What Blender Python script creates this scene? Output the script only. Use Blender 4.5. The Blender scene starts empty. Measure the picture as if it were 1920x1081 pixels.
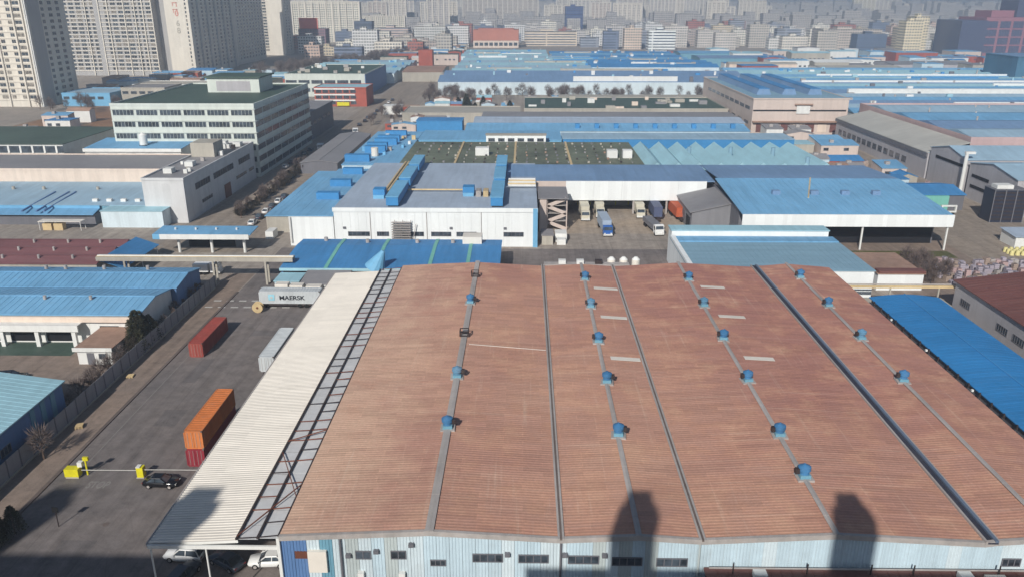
import bpy, math, random
from mathutils import Vector
R = math.radians
rng = random.Random(7)
S = bpy.context.scene
COL = S.collection

# ------------------------------------------------------------------ camera, sky, sun, exposure
cam_d = bpy.data.cameras.new('camera'); cam = bpy.data.objects.new('camera', cam_d); COL.objects.link(cam)
cam.location = (0, 0, 58); cam.rotation_euler = (R(90-19.80), 0, R(.863))
cam_d.sensor_width = 36; cam_d.lens = 28.125; cam_d.clip_start = .5; cam_d.clip_end = 40000
S.camera = cam
SUN_EL, SUN_AZ = 33.0, 18.0            # the sun stands behind the camera, to its left
wd = bpy.data.worlds.new('World'); S.world = wd; wd.use_nodes = True
wn = wd.node_tree.nodes; wn.clear()
sky = wn.new('ShaderNodeTexSky'); sky.sky_type = 'NISHITA'; sky.sun_disc = False
sky.sun_elevation = R(SUN_EL); sky.sun_rotation = R(180+SUN_AZ); sky.air_density = 1.0; sky.dust_density = .3; sky.ozone_density = 3.0; sky.altitude = 0
bg = wn.new('ShaderNodeBackground'); bg.inputs[1].default_value = .055
wo = wn.new('ShaderNodeOutputWorld')
wd.node_tree.links.new(sky.outputs[0], bg.inputs[0]); wd.node_tree.links.new(bg.outputs[0], wo.inputs[0])
sd = bpy.data.lights.new('sun', 'SUN'); sun = bpy.data.objects.new('sun', sd); COL.objects.link(sun)
sd.energy = 5.0; sd.angle = R(.55); sd.color = (1, .955, .885)
dirv = Vector((math.sin(R(SUN_AZ))*math.cos(R(SUN_EL)), math.cos(R(SUN_AZ))*math.cos(R(SUN_EL)), -math.sin(R(SUN_EL))))
sun.rotation_euler = dirv.to_track_quat('-Z', 'Y').to_euler(); sun.location = (-60, -120, 150)
S.view_settings.view_transform = 'Standard'; S.view_settings.look = 'None'
S.view_settings.exposure = -.06; S.view_settings.gamma = 1; S.view_settings.use_curve_mapping = False
S.render.engine = 'CYCLES'; S.cycles.use_denoising = True
S.cycles.max_bounces = 5; S.cycles.diffuse_bounces = 2; S.cycles.glossy_bounces = 2; S.cycles.volume_bounces = 1
S.cycles.transparent_max_bounces = 6; S.cycles.sample_clamp_indirect = 4

# ------------------------------------------------------------------ materials
def lin(r, g, b, k=1.0):
    f = lambda v: (v/255/12.92 if v/255 <= .04045 else ((v/255+.055)/1.055)**2.4)
    return (f(r)*k, f(g)*k, f(b)*k)
class NT:
    def __init__(s, name):
        s.m = bpy.data.materials.new(name); s.m.use_nodes = True; s.t = s.m.node_tree; s.n = s.t.nodes; s.n.clear()
        s.out = s.n.new('ShaderNodeOutputMaterial'); s.p = s.n.new('ShaderNodeBsdfPrincipled')
        s.t.links.new(s.p.outputs[0], s.out.inputs[0])
    def l(s, a, b): s.t.links.new(a, b)
    def node(s, ty, **kw):
        n = s.n.new(ty)
        for k, v in kw.items(): setattr(n, k, v)
        return n
    def pos(s, scale=(1, 1, 1), obj=False):
        if obj: g = s.node('ShaderNodeTexCoord').outputs['Object']
        else: g = s.node('ShaderNodeNewGeometry').outputs['Position']
        m = s.node('ShaderNodeMapping'); m.inputs['Scale'].default_value = scale
        s.l(g, m.inputs[0]); return m.outputs[0]
    def noise(s, vec, scale, detail=4, rough=.55):
        n = s.node('ShaderNodeTexNoise'); n.inputs['Scale'].default_value = scale
        n.inputs['Detail'].default_value = detail; n.inputs['Roughness'].default_value = rough
        s.l(vec, n.inputs['Vector']); return n.outputs[0]
    def mr(s, v, a, b, c, d):
        n = s.node('ShaderNodeMapRange'); s.l(v, n.inputs[0])
        for i, x in enumerate((a, b, c, d)): n.inputs[i+1].default_value = x
        return n.outputs[0]
    def mul(s, col, fac):
        n = s.node('ShaderNodeVectorMath', operation='SCALE'); 
        if isinstance(col, tuple): n.inputs[0].default_value = col
        else: s.l(col, n.inputs[0])
        s.l(fac, n.inputs['Scale']); return n.outputs[0]
    def mix(s, f, a, b):
        n = s.node('ShaderNodeMix', data_type='RGBA')
        if isinstance(f, float): n.inputs[0].default_value = f
        else: s.l(f, n.inputs[0])
        for i, c in ((6, a), (7, b)):
            if isinstance(c, tuple): n.inputs[i].default_value = (*c, 1)
            else: s.l(c, n.inputs[i])
        return n.outputs[2]
    def math(s, op, a, b=None):
        n = s.node('ShaderNodeMath', operation=op)
        for i, v in enumerate((a, b)):
            if v is None: continue
            if isinstance(v, (int, float)): n.inputs[i].default_value = v
            else: s.l(v, n.inputs[i])
        return n.outputs[0]
    def bump(s, h, strength=.3, dist=.05):
        n = s.node('ShaderNodeBump'); n.inputs['Strength'].default_value = strength; n.inputs['Distance'].default_value = dist
        s.l(h, n.inputs['Height']); s.l(n.outputs[0], s.p.inputs['Normal'])
    def done(s, col, rough=.7, metal=0, spec=.3):
        if isinstance(col, tuple): s.p.inputs['Base Color'].default_value = (*col, 1)
        else: s.l(col, s.p.inputs['Base Color'])
        s.p.inputs['Roughness'].default_value = rough; s.p.inputs['Metallic'].default_value = metal
        s.p.inputs['Specular IOR Level'].default_value = spec
        return s.m
MC = {}
def paint(name, rgb, var=.16, rough=.6, streak=None, grime=.25, gcol=(.16, .14, .12), metal=0, k=.95, sheet=.045):
    """weathered paint or metal: patches, streaks along one axis, fine grain"""
    if name in MC: return MC[name]
    t = NT(name); c = lin(*rgb, k)
    a = t.noise(t.pos(), .07, 5); b = t.noise(t.pos(), 1.3, 4, .7)
    sc = {None: (.6, .6, .6), 'x': (.06, 1.1, 1.1), 'y': (1.1, .06, 1.1), 'z': (1.6, 1.6, .12)}[streak]
    d = t.noise(t.pos(sc), 1.0, 5, .65)
    f = t.math('ADD', t.mr(a, .3, .7, -var, var), t.mr(d, .3, .7, -var, var*.7))
    f = t.math('ADD', f, t.mr(b, .3, .7, -var*.4, var*.4)); f = t.math('ADD', f, 1.0)
    if streak:
        sp = t.node('ShaderNodeSeparateXYZ'); t.l(t.pos(), sp.inputs[0])
        cr = {'x': sp.outputs[1], 'y': sp.outputs[0], 'z': t.math('ADD', sp.outputs[0], sp.outputs[1])}[streak]; al = {'x': sp.outputs[0], 'y': sp.outputs[1], 'z': sp.outputs[2]}[streak]
        cb = t.node('ShaderNodeCombineXYZ'); t.l(t.math('FLOOR', t.math('DIVIDE', cr, 1.1)), cb.inputs[0]); t.l(t.math('FLOOR', t.math('DIVIDE', al, 11.0)), cb.inputs[1])
        wh = t.node('ShaderNodeTexWhiteNoise', noise_dimensions='2D'); t.l(cb.outputs[0], wh.inputs[0])
        f = t.math('ADD', f, t.mr(wh.outputs[0], 0, 1, -sheet, sheet))            # sheets differ a little from each other
    col = t.mul(c, f)
    g = t.mr(t.math('MULTIPLY', d, t.noise(t.pos(), .35, 6, .7)), .25, .5, 0, grime)
    col = t.mix(g, col, gcol)
    MC[name] = t.done(col, rough, metal); return MC[name]
def flat(name, rgb, rough=.6, metal=0, spec=.3):
    if name in MC: return MC[name]
    t = NT(name); f = t.mr(t.noise(t.pos(), .9, 4, .7), .3, .7, .85, 1.15)
    MC[name] = t.done(t.mul(lin(*rgb), f), rough, metal, spec); return MC[name]
def glass(name='window_glass', rgb=(58, 66, 74)):
    if name in MC: return MC[name]
    t = NT(name); f = t.mr(t.noise(t.pos(), .45, 3, .8), .35, .65, .45, 1.9)
    MC[name] = t.done(t.mul(lin(*rgb), f), .12, 0, .6); return MC[name]
def rust_roof():
    t = NT('rusted_roof_sheet')
    p = t.pos()
    big = t.noise(t.pos(), .035, 4, .5); mid = t.noise(t.pos(), .22, 6, .65)
    rows = t.noise(t.pos((.05, 1.4, .2)), 1.0, 5, .7)          # weathering runs down the slope
    laps = t.noise(t.pos((1.3, .05, .2)), 1.0, 4, .6)
    fine = t.noise(t.pos(), 3.2, 5, .8)
    br = t.node('ShaderNodeTexBrick'); br.offset = .5
    for i, v in (('Scale', 1.0), ('Brick Width', 4.4), ('Row Height', .9), ('Mortar Size', .04), ('Mortar Smooth', .2), ('Bias', 0.0)): br.inputs[i].default_value = v
    br.inputs['Color1'].default_value = (.9, .9, .9, 1); br.inputs['Color2'].default_value = (1.12, 1.12, 1.12, 1); br.inputs['Mortar'].default_value = (1.16, 1.14, 1.12, 1)
    t.l(p, br.inputs['Vector'])
    base = t.mix(t.mr(big, .36, .64, 0, 1), lin(166, 124, 110), lin(190, 152, 130))
    sp = t.node('ShaderNodeSeparateXYZ'); t.l(p, sp.inputs[0])
    old = t.math('ADD', t.mr(sp.outputs[1], 80, 135, 0, .55), t.mr(sp.outputs[0], 5, 30, -.25, .3))    # the rear bays keep an older, darker coat
    old = t.math('ADD', old, t.mr(big, .3, .7, -.3, .3))
    base = t.mix(t.mr(old, .05, .7, 0, .85), base, lin(152, 106, 98))
    base = t.mix(t.mr(mid, .45, .72, 0, .6), base, lin(190, 138, 108))
    bleach = t.math('ADD', t.mr(sp.outputs[0], -4, -23, 0, .5), t.mr(mid, .3, .7, -.35, .35))
    base = t.mix(t.mr(bleach, .05, .7, 0, .55), base, lin(196, 172, 152))
    base = t.mix(t.mr(rows, .55, .8, 0, .42), base, lin(200, 176, 158))
    base = t.mix(t.mr(rows, .45, .25, 0, .25), base, lin(142, 102, 90))
    base = t.mix(t.mr(laps, .6, .75, 0, .4), base, lin(200, 176, 156))
    n = t.node('ShaderNodeMix', data_type='RGBA', blend_type='MULTIPLY'); n.inputs[0].default_value = .8
    t.l(base, n.inputs[6]); t.l(br.outputs[0], n.inputs[7])
    col = t.mul(n.outputs[2], t.mr(fine, .3, .7, .92, 1.22))
    return t.done(col, .85, 0, .2)
def asphalt(name, rgb, tint):
    if name in MC: return MC[name]
    t = NT(name)
    a = t.noise(t.pos(), .05, 5); b = t.noise(t.pos(), .5, 6, .7); c = t.noise(t.pos(), 7, 3, .8)
    lanes = t.noise(t.pos((1.0, .04, 1)), .6, 4, .6)
    col = t.mix(t.mr(a, .35, .65, 0, 1), lin(*rgb, 1.18), lin(*tint, 1.18))
    f = t.math('ADD', t.mr(b, .3, .7, -.22, .2), t.mr(c, .3, .7, -.14, .14)); f = t.math('ADD', f, t.mr(lanes, .3, .7, .82, 1.16))
    cr = t.node('ShaderNodeTexVoronoi', feature='DISTANCE_TO_EDGE'); cr.inputs['Scale'].default_value = .11; t.l(t.pos(), cr.inputs['Vector'])
    f = t.math('MULTIPLY', f, t.mr(cr.outputs[0], 0, .008, .86, 1))
    f = t.math('MULTIPLY', f, t.mr(t.noise(t.pos(), .33, 5, .75), .56, .70, 1, .74))           # oil stains
    tr = t.noise(t.pos((2.2, .02, 1)), 1.0, 3, .6); f = t.math('MULTIPLY', f, t.mr(tr, .56, .68, 1, .84))   # tyre tracks
    m = t.done(t.mul(col, f), .9, 0, .2); t.bump(c, .3, .02); MC[name] = m; return m
def facade(name, fl=3.1, bay=3.0, wz=.5, wx=.62, dark=(66, 74, 84)):
    """far buildings: object colour plus window bands too small to tell apart"""
    if name in MC: return MC[name]
    t = NT(name); oi = t.node('ShaderNodeObjectInfo')
    g = t.node('ShaderNodeNewGeometry'); sx = t.node('ShaderNodeSeparateXYZ'); t.l(g.outputs['Position'], sx.inputs[0])
    nx = t.node('ShaderNodeSeparateXYZ'); t.l(g.outputs['Normal'], nx.inputs[0])
    h = t.math('ADD', sx.outputs[0], sx.outputs[1])
    h = t.math('ADD', h, t.math('MULTIPLY', oi.outputs['Random'], 20.0))
    fz = t.math('FRACT', t.math('DIVIDE', sx.outputs[2], fl)); fx = t.math('FRACT', t.math('DIVIDE', h, bay))
    w = t.math('MULTIPLY', t.math('MULTIPLY', t.math('GREATER_THAN', fz, .3), t.math('LESS_THAN', fz, .3+wz)), t.math('LESS_THAN', fx, wx))
    w = t.math('MULTIPLY', w, t.math('LESS_THAN', t.math('ABSOLUTE', nx.outputs[2]), .5))
    wnz = t.node('ShaderNodeTexWhiteNoise', noise_dimensions='3D')
    cb = t.node('ShaderNodeCombineXYZ'); t.l(t.math('FLOOR', t.math('DIVIDE', h, bay)), cb.inputs[0]); t.l(t.math('FLOOR', t.math('DIVIDE', sx.outputs[2], fl)), cb.inputs[1]); t.l(oi.outputs['Random'], cb.inputs[2])
    t.l(cb.outputs[0], wnz.inputs[0])
    dk = t.mul(lin(*dark), t.mr(wnz.outputs[0], 0, 1, .5, 1.9))
    roofy = t.math('GREATER_THAN', nx.outputs[2], .5)
    n1 = t.noise(t.pos(), .12, 5, .7)
    base = t.mul(oi.outputs['Color'], t.mr(n1, .3, .7, .82, 1.15))
    roofc = t.mix(t.mr(t.noise(t.pos(), .05, 3), .4, .6, 0, 1), lin(128, 132, 126), lin(150, 142, 130))
    base = t.mix(t.mr(oi.outputs['Random'], .3, .31, 0, .7), base, base)
    c = t.mix(w, base, dk)
    c = t.mix(t.math('MULTIPLY', roofy, .75), c, roofc)
    MC[name] = t.done(c, .75, 0, .25); return MC[name]

RUST = rust_roof()
M = {}
def P(key, name, rgb, **k): M[key] = paint(name, rgb, **k)
P('bluewall', 'pale_blue_siding', (194, 214, 224), streak='z', var=.09, grime=.3)
P('bluewall2', 'pale_blue_siding_faded', (206, 220, 226), streak='z', var=.09, grime=.3)
P('bluewall3', 'deep_blue_siding', (96, 130, 176), streak='z', var=.1)
P('bluewall4', 'teal_siding', (112, 160, 180), streak='z', var=.1)
P('bluewall5', 'grey_siding_patch', (186, 196, 196), streak='z', var=.1)
P('zinc', 'weathered_zinc_flashing', (172, 166, 162), streak='y', var=.16, rough=.6, grime=.45, gcol=(.3, .2, .15))
P('gutter', 'dark_gutter_lining', (112, 100, 94), var=.2)
P('shadegutter', 'gutter_with_painted_shade', (58, 60, 72), streak='y')  # shadow lying in the wide valley is put into this dark tone
P('gutterblue', 'grey_blue_gutter_metal', (104, 118, 138), streak='y', rough=.45)
P('cream', 'cream_roof_sheet', (226, 219, 208), streak='x', var=.06, grime=.2)
P('panel', 'grey_translucent_sheet', (206, 206, 206), var=.1, grime=.3)
P('steel', 'dark_painted_steel', (58, 50, 50), var=.2)
P('rust', 'rusty_steel', (120, 74, 58), var=.25)
P('white', 'off_white_paint', (226, 226, 222), streak='z', var=.05, grime=.14)
P('wallwhite', 'white_factory_cladding', (236, 239, 238), streak='z', var=.035, grime=.09)
P('roofgrey', 'blue_grey_roof_sheet', (168, 182, 198), streak='y', var=.1, grime=.2)
P('roofblue', 'light_blue_roof_sheet', (122, 176, 213), streak='y', var=.11, grime=.22)
P('roofblue2', 'blue_roof_sheet', (114, 168, 206), streak='y', var=.12, grime=.25)
P('roofblue3', 'deep_blue_roof_sheet', (70, 136, 190), streak='y', var=.12, grime=.2)
P('vivid', 'bright_blue_membrane_roof', (50, 130, 190), streak='x', var=.1, grime=.12)
P('slate', 'slate_blue_roof_sheet', (118, 148, 182), streak='y', var=.1, grime=.2)
P('teal', 'pale_teal_roof_sheet', (160, 200, 212), streak='y', var=.09, grime=.14)
P('palegrey', 'pale_blue_grey_roof', (156, 184, 202), streak='y', var=.1, grime=.15)
P('lightteal', 'light_steel_blue_roof', (134, 168, 186), streak='x', var=.07, grime=.12)
P('greenroof', 'green_coated_roof', (74, 92, 82), var=.16, grime=.25)
P('mossroof', 'mottled_green_grey_roof', (108, 114, 96), var=.3, grime=.5, gcol=(.2, .15, .1))
P('darkred', 'dark_red_roof_sheet', (122, 82, 84), streak='x', var=.14, grime=.3)
P('brownroof', 'brown_roof_sheet', (116, 76, 70), streak='x', var=.14, grime=.25)
P('tanroof', 'tan_weathered_roof', (168, 136, 118), var=.2, grime=.4)
P('concrete', 'weathered_concrete', (178, 172, 160), streak='z', var=.12, grime=.35)
P('greyroof', 'grey_roof_membrane', (142, 140, 142), var=.1, grime=.2)
P('beige', 'beige_cladding', (206, 190, 180), streak='z', var=.06, grime=.15)
P('pink', 'pinkish_cladding', (190, 164, 162), streak='z', var=.06, grime=.15)
P('grey', 'grey_cladding', (178, 175, 178), streak='z', var=.08, grime=.2)
P('greydark', 'dark_grey_cladding', (112, 112, 118), streak='z', var=.1, grime=.2)
P('office', 'pale_office_wall', (208, 214, 206), streak='z', var=.06, grime=.2)
P('apt', 'cream_apartment_wall', (226, 218, 204), streak='z', var=.05, grime=.12)
P('aptgrey', 'grey_apartment_wall', (176, 174, 172), streak='z', var=.06, grime=.15)
P('brick', 'red_brick_wall', (168, 86, 70), var=.15, grime=.2)
P('creamwall', 'pinkish_cream_wall', (226, 208, 192), streak='z', var=.07, grime=.35, gcol=(.3, .2, .14))
P('duct', 'blue_duct_paint', (66, 138, 192), var=.1, grime=.1)
P('ductl', 'light_blue_duct_paint', (116, 176, 212), var=.1, grime=.15)
P('pipe', 'yellowed_pipe_paint', (208, 184, 140), var=.15, grime=.3)
P('aqua', 'aqua_green_cladding', (120, 186, 172), streak='z', var=.06)
P('fence', 'grey_fence_panel', (150, 152, 158), streak='z', var=.12, grime=.3)
P('orange', 'orange_container_paint', (206, 122, 66), streak='z', var=.16, grime=.5)
P('redc', 'red_container_paint', (160, 74, 64), streak='z', var=.18, grime=.5)
P('maroon', 'maroon_container_paint', (140, 44, 56), streak='z', var=.14, grime=.2)
P('greyc', 'light_grey_container_paint', (202, 207, 209), streak='z', var=.08, grime=.2)
P('dock', 'grey_dock_cladding', (134, 134, 138), streak='z', var=.08)
P('soil', 'bare_brown_soil', (150, 112, 82), var=.3, grime=.4)
P('lawn', 'dry_grass', (92, 92, 52), var=.35, grime=.3)
DARK = flat('dark_interior', (26, 27, 32), .9)
BLACK = flat('black_rubber', (22, 22, 24), .8)
GLASS = glass()
GLASSD = glass('dark_window_glass', (40, 46, 54)); GLASSC = glass('curtained_window_glass', (118, 112, 104))
GLASSB = glass('blue_glass', (60, 84, 120))
YEL = flat('yellow_paint', (214, 204, 40), .45)
WHITEP = flat('white_line_paint', (190, 188, 182), .8)
LAMP = flat('clear_lamp_lens', (220, 220, 215), .2, 0, .6)
REDL = flat('red_lamp_lens', (150, 20, 20), .25, 0, .6)
BARK = flat('grey_brown_bark', (96, 80, 70), .9)
TWIG = flat('bare_brown_twigs', (106, 94, 90), .95)
PINE = flat('dark_conifer_needles', (62, 62, 44), .95)
HEDGE = flat('dull_brown_shrub_leaves', (74, 66, 54), .95)
FAC = facade('distant_facade'); FAC2 = facade('distant_strip_window_facade', 3.3, 40, .42, .96, (70, 80, 96))

# ------------------------------------------------------------------ mesh helpers
class MB:
    def __init__(s): s.v = []; s.f = []; s.m = []
    def add(s, v, f, m=0):
        o = len(s.v); s.v += [tuple(p) for p in v]
        for q in f: s.f.append(tuple(i+o for i in q)); s.m.append(m)
        return s
    def box(s, x0, x1, y0, y1, z0, z1, m=0, top=True):
        v = [(x0, y0, z0), (x1, y0, z0), (x1, y1, z0), (x0, y1, z0), (x0, y0, z1), (x1, y0, z1), (x1, y1, z1), (x0, y1, z1)]
        f = [(0, 1, 5, 4), (1, 2, 6, 5), (2, 3, 7, 6), (3, 0, 4, 7), (0, 3, 2, 1)]
        if top: f.append((4, 5, 6, 7))
        return s.add(v, f, m)
    def prism(s, prof, axis, c0, c1, m=0):
        """closed profile of (a, z); axis 'x': a is y, extruded along x; axis 'y': a is x; axis 'z': (x, y) extruded in z"""
        n = len(prof)
        mk = {'x': lambda a, b, c: (c, a, b), 'y': lambda a, b, c: (a, c, b), 'z': lambda a, b, c: (a, b, c)}[axis]
        v = [mk(a, b, c0) for a, b in prof]+[mk(a, b, c1) for a, b in prof]
        f = [tuple(range(n)), tuple(range(2*n-1, n-1, -1))]+[(i, i+n, (i+1) % n+n, (i+1) % n) for i in range(n)]
        return s.add(v, f, m)
    def cyl(s, p, q, r, n=10, r2=None, m=0, cap=True):
        p = Vector(p); q = Vector(q); d = (q-p).normalized(); r2 = r if r2 is None else r2
        a = d.orthogonal().normalized(); b = d.cross(a)
        c = [(math.cos(2*math.pi*i/n), math.sin(2*math.pi*i/n)) for i in range(n)]
        v = [p+(a*x+b*y)*r for x, y in c]+[q+(a*x+b*y)*r2 for x, y in c]
        f = [(i, (i+1) % n, (i+1) % n+n, i+n) for i in range(n)]
        if cap: f += [tuple(range(n-1, -1, -1)), tuple(range(n, 2*n))]
        return s.add(v, f, m)
    def beam(s, p, q, w, m=0, h=None):
        p = Vector(p); q = Vector(q); d = (q-p).normalized(); h = h or w
        up = Vector((0, 0, 1)) if abs(d.z) < .95 else Vector((0, 1, 0))
        a = d.cross(up).normalized()*w/2; b = a.cross(d).normalized()*h/2
        v = [p+a+b, p-a+b, p-a-b, p+a-b, q+a+b, q-a+b, q-a-b, q+a-b]
        return s.add(v, [(0, 1, 2, 3), (7, 6, 5, 4), (0, 4, 5, 1), (1, 5, 6, 2), (2, 6, 7, 3), (3, 7, 4, 0)], m)
    def loft(s, rings, m=0, cap=True):
        n = len(rings[0]); v = [p for r in rings for p in r]; f = []
        for k in range(len(rings)-1):
            for i in range(n): f.append((k*n+i, k*n+(i+1) % n, (k+1)*n+(i+1) % n, (k+1)*n+i))
        if cap: f += [tuple(range(n-1, -1, -1)), tuple((len(rings)-1)*n+i for i in range(n))]
        return s.add(v, f, m)
    def mesh(s, name, mats, off=(0, 0, 0), smooth=False):
        me = bpy.data.meshes.new(name)
        me.from_pydata([(a-off[0], b-off[1], c-off[2]) for a, b, c in s.v], [], s.f)
        for m in (mats if isinstance(mats, (list, tuple)) else [mats]): me.materials.append(m)
        me.polygons.foreach_set('material_index', s.m)
        if smooth: me.polygons.foreach_set('use_smooth', [True]*len(s.f))
        me.update(); return me
    def build(s, name, mats, parent=None, smooth=False, kind=None):
        off = tuple(ROOT_OFF(parent))
        o = bpy.data.objects.new(name, s.mesh(name, mats, off, smooth)); COL.objects.link(o); o.parent = parent
        if kind: o['kind'] = kind
        return o
def ROOT_OFF(o):
    v = Vector((0, 0, 0))
    while o is not None: v = v+o.location; o = o.parent
    return v
def tag(o, label, cat, group=None, kind=None):
    o['label'] = label; o['category'] = cat
    if group: o['group'] = group
    o['kind'] = kind or 'thing'
    return o
def thing(name, label, cat, loc=(0, 0, 0), group=None):
    o = bpy.data.objects.new(name, None); COL.objects.link(o); o.location = loc; o.empty_display_size = .5
    return tag(o, label, cat, group)
def copy_tree(o, parent=None):
    c = o.copy(); COL.objects.link(c); c.parent = parent
    for ch in list(o.children): copy_tree(ch, c)
    return c
def inst(name, me, loc, parent, rz=0, label=None):
    o = bpy.data.objects.new(name, me); COL.objects.link(o); o.parent = parent
    p = Vector(loc)-ROOT_OFF(parent); o.location = p; o.rotation_euler = (0, 0, rz)
    if label: o['label'] = label
    return o
def struct(name, mb, mat, label=None, cat=None):
    o = mb.build(name, mat); o['kind'] = 'structure'; o['label'] = label or name.replace('_', ' ')
    o['category'] = cat or name.replace('_', ' '); return o
WM = {}
def window_mesh(w, h, mull=1, pane=None, frame=None, d=.09):
    pane = pane or GLASS; frame = frame or M['greydark']; k = (round(w, 2), round(h, 2), mull, pane.name, frame.name)
    if k in WM: return WM[k]
    b = MB(); t = min(.08, h*.12)
    b.box(-w/2+t, w/2-t, -.03, .02, t, h-t, 0)
    b.box(-w/2, w/2, -d, .02, 0, t, 1); b.box(-w/2, w/2, -d, .02, h-t, h, 1)
    b.box(-w/2, -w/2+t, -d+.004, .02, t, h-t, 1); b.box(w/2-t, w/2, -d+.004, .02, t, h-t, 1)
    for i in range(1, mull+1):
        x = -w/2+w*i/(mull+1); b.box(x-.04, x+.04, -d+.01, .02, t, h-t, 1)
    WM[k] = b.mesh('window', [pane, frame]); return WM[k]
FACE = {'-y': 0, '+x': R(90), '-x': R(-90), '+y': R(180)}
def win(root, x, y, z, w, h, face='-y', mull=1, pane=None, frame=None, name='window'):
    return inst(name, window_mesh(w, h, mull, pane, frame), (x, y, z), root, FACE[face])

def hall(name, label, x0, x1, y0, y1, h, wall, roof, kind='flat', rise=1.0, oh=.35, par=0, fascia=None, fh=.5, cat='building', group=None, z0=0, ribs=0, th=.18):
    """one building: walls, roof (flat / gx: ridge along x / gy: ridge along y / mx: rises towards +y), parapet, fascia, roof ribs"""
    r = thing(name, label, cat, ((x0+x1)/2, (y0+y1)/2, z0), group)
    ym, xm = (y0+y1)/2, (x0+x1)/2; b = MB(); q = MB()
    if kind == 'flat':
        b.box(x0, x1, y0, y1, z0, h); q.box(x0-oh, x1+oh, y0-oh, y1+oh, h+.003, h+th)
    elif kind == 'gx':
        b.prism([(y0, z0), (y1, z0), (y1, h), (ym, h+rise), (y0, h)], 'x', x0, x1)
        k = rise/(ym-y0)
        q.prism([(y0-oh, h-oh*k+.01), (ym, h+rise+.01), (y1+oh, h-oh*k+.01), (y1+oh, h-oh*k+th), (ym, h+rise+th), (y0-oh, h-oh*k+th)], 'x', x0-oh, x1+oh)
    elif kind == 'gy':
        b.prism([(x0, z0), (x1, z0), (x1, h), (xm, h+rise), (x0, h)], 'y', y0, y1)
        k = rise/(xm-x0)
        q.prism([(x0-oh, h-oh*k+.01), (xm, h+rise+.01), (x1+oh, h-oh*k+.01), (x1+oh, h-oh*k+th), (xm, h+rise+th), (x0-oh, h-oh*k+th)], 'y', y0-oh, y1+oh)
    elif kind == 'mx':
        b.prism([(y0, z0), (y1, z0), (y1, h+rise), (y0, h)], 'x', x0, x1)
        k = rise/(y1-y0)
        q.prism([(y0-oh, h-oh*k+.01), (y1+oh, h+rise+oh*k+.01), (y1+oh, h+rise+oh*k+th), (y0-oh, h-oh*k+th)], 'x', x0-oh, x1+oh)
    b.build('wall', wall, r); ro = q.build('roof', roof, r)
    if ribs:
        s = MB()
        if kind in ('gx', 'mx', 'flat'):
            n = int((x1-x0)/ribs)
            for i in range(1, n):
                x = x0+i*(x1-x0)/n
                if kind == 'gx':
                    s.beam((x, y0-oh, h-oh*k+th), (x, ym-.1, h+rise+th), .06, 0, .07); s.beam((x, ym+.1, h+rise+th), (x, y1+oh, h-oh*k+th), .06, 0, .07)
                elif kind == 'mx': s.beam((x, y0-oh, h-oh*k+th), (x, y1+oh, h+rise+oh*k+th), .06, 0, .07)
                else: s.beam((x, y0-oh, h+th), (x, y1+oh, h+th), .06, 0, .07)
        else:
            n = int((y1-y0)/ribs)
            for i in range(1, n):
                y = y0+i*(y1-y0)/n
                s.beam((x0-oh, y, h-oh*k+th), (xm-.1, y, h+rise+th), .06, 0, .07); s.beam((xm+.1, y, h+rise+th), (x1+oh, y, h-oh*k+th), .06, 0, .07)
        s.build('roof_rib', roof, ro, kind='stuff')
    if kind == 'gx': MB().box(x0-oh-.01, x1+oh+.01, ym-.3, ym+.3, h+rise+th-.03, h+rise+th+.06).build('ridge_cap', roof, ro)
    if kind == 'gy': MB().box(xm-.3, xm+.3, y0-oh-.01, y1+oh+.01, h+rise+th-.03, h+rise+th+.06).build('ridge_cap', roof, ro)
    if par:
        t = .35; zt = h+th+.004; o = oh+.003
        p = MB(); p.box(x0-o, x1+o, y0-o, y0-o+t, zt-.3, h+par); p.box(x0-o, x1+o, y1+o-t, y1+o, zt-.3, h+par)
        p.box(x0-o, x0-o+t, y0-o+t+.002, y1+o-t-.002, zt-.3, h+par-.01); p.box(x1+o-t, x1+o, y0-o+t+.002, y1+o-t-.002, zt-.3, h+par-.01)
        p.build('parapet', fascia or wall, r)
    elif fascia:
        MB().box(x0-oh-.02, x1+oh+.02, y0-oh-.14, y0-oh-.02, h-fh, h+th+.05-(oh*k if kind != 'flat' else 0)).build('fascia', fascia, r)
    return r

# ------------------------------------------------------------------ ground, roads, yards
struct('ground', MB().add([(-9000, -600, 0), (9000, -600, 0), (9000, 9000, 0), (-9000, 9000, 0)], [(0, 1, 2, 3)]), asphalt('city_ground', (136, 128, 120), (150, 140, 130)), 'grey built-up ground of the industrial district', 'ground')
AS = asphalt('dark_asphalt', (104, 99, 98), (118, 110, 106)); AS2 = asphalt('brown_worn_asphalt', (122, 110, 102), (134, 118, 106))
CO = asphalt('worn_concrete_yard', (158, 142, 124), (148, 138, 128)); RD = asphalt('street_asphalt', (132, 122, 112), (142, 130, 118))
def sheet(name, x0, x1, y0, y1, z, mat, label, cat): return struct(name, MB().box(x0, x1, y0, y1, z-.5, z), mat, label, cat)
sheet('container_yard', -60.2, 62, 30, 190, .006, AS, 'dark asphalt container yard beside the cream canopy', 'yard')
sheet('fence_road', -66.2, -60.5, 30, 170, .010, AS2, 'narrow worn asphalt lane along the grey panel fence', 'road')
sheet('inner_court', -140, -66.3, 60, 131, .008, AS2, 'brownish asphalt court in front of the blue gabled workshop', 'yard')
sheet('street', -92, -66.5, 186, 900, .012, RD, 'long factory street running past the office block', 'road')
sheet('loading_yard', 3.4, 56, 204, 240, .014, CO, 'worn brown concrete loading yard with backed-in trucks', 'yard')
sheet('east_road', 107, 137, 150, 360, .010, RD, 'brown service road beside the long grey workshops', 'road')
sheet('scrap_yard_ground', 78, 150, 140, 205, .008, AS2, 'stained ground of the pallet and scrap yard', 'yard')
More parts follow.
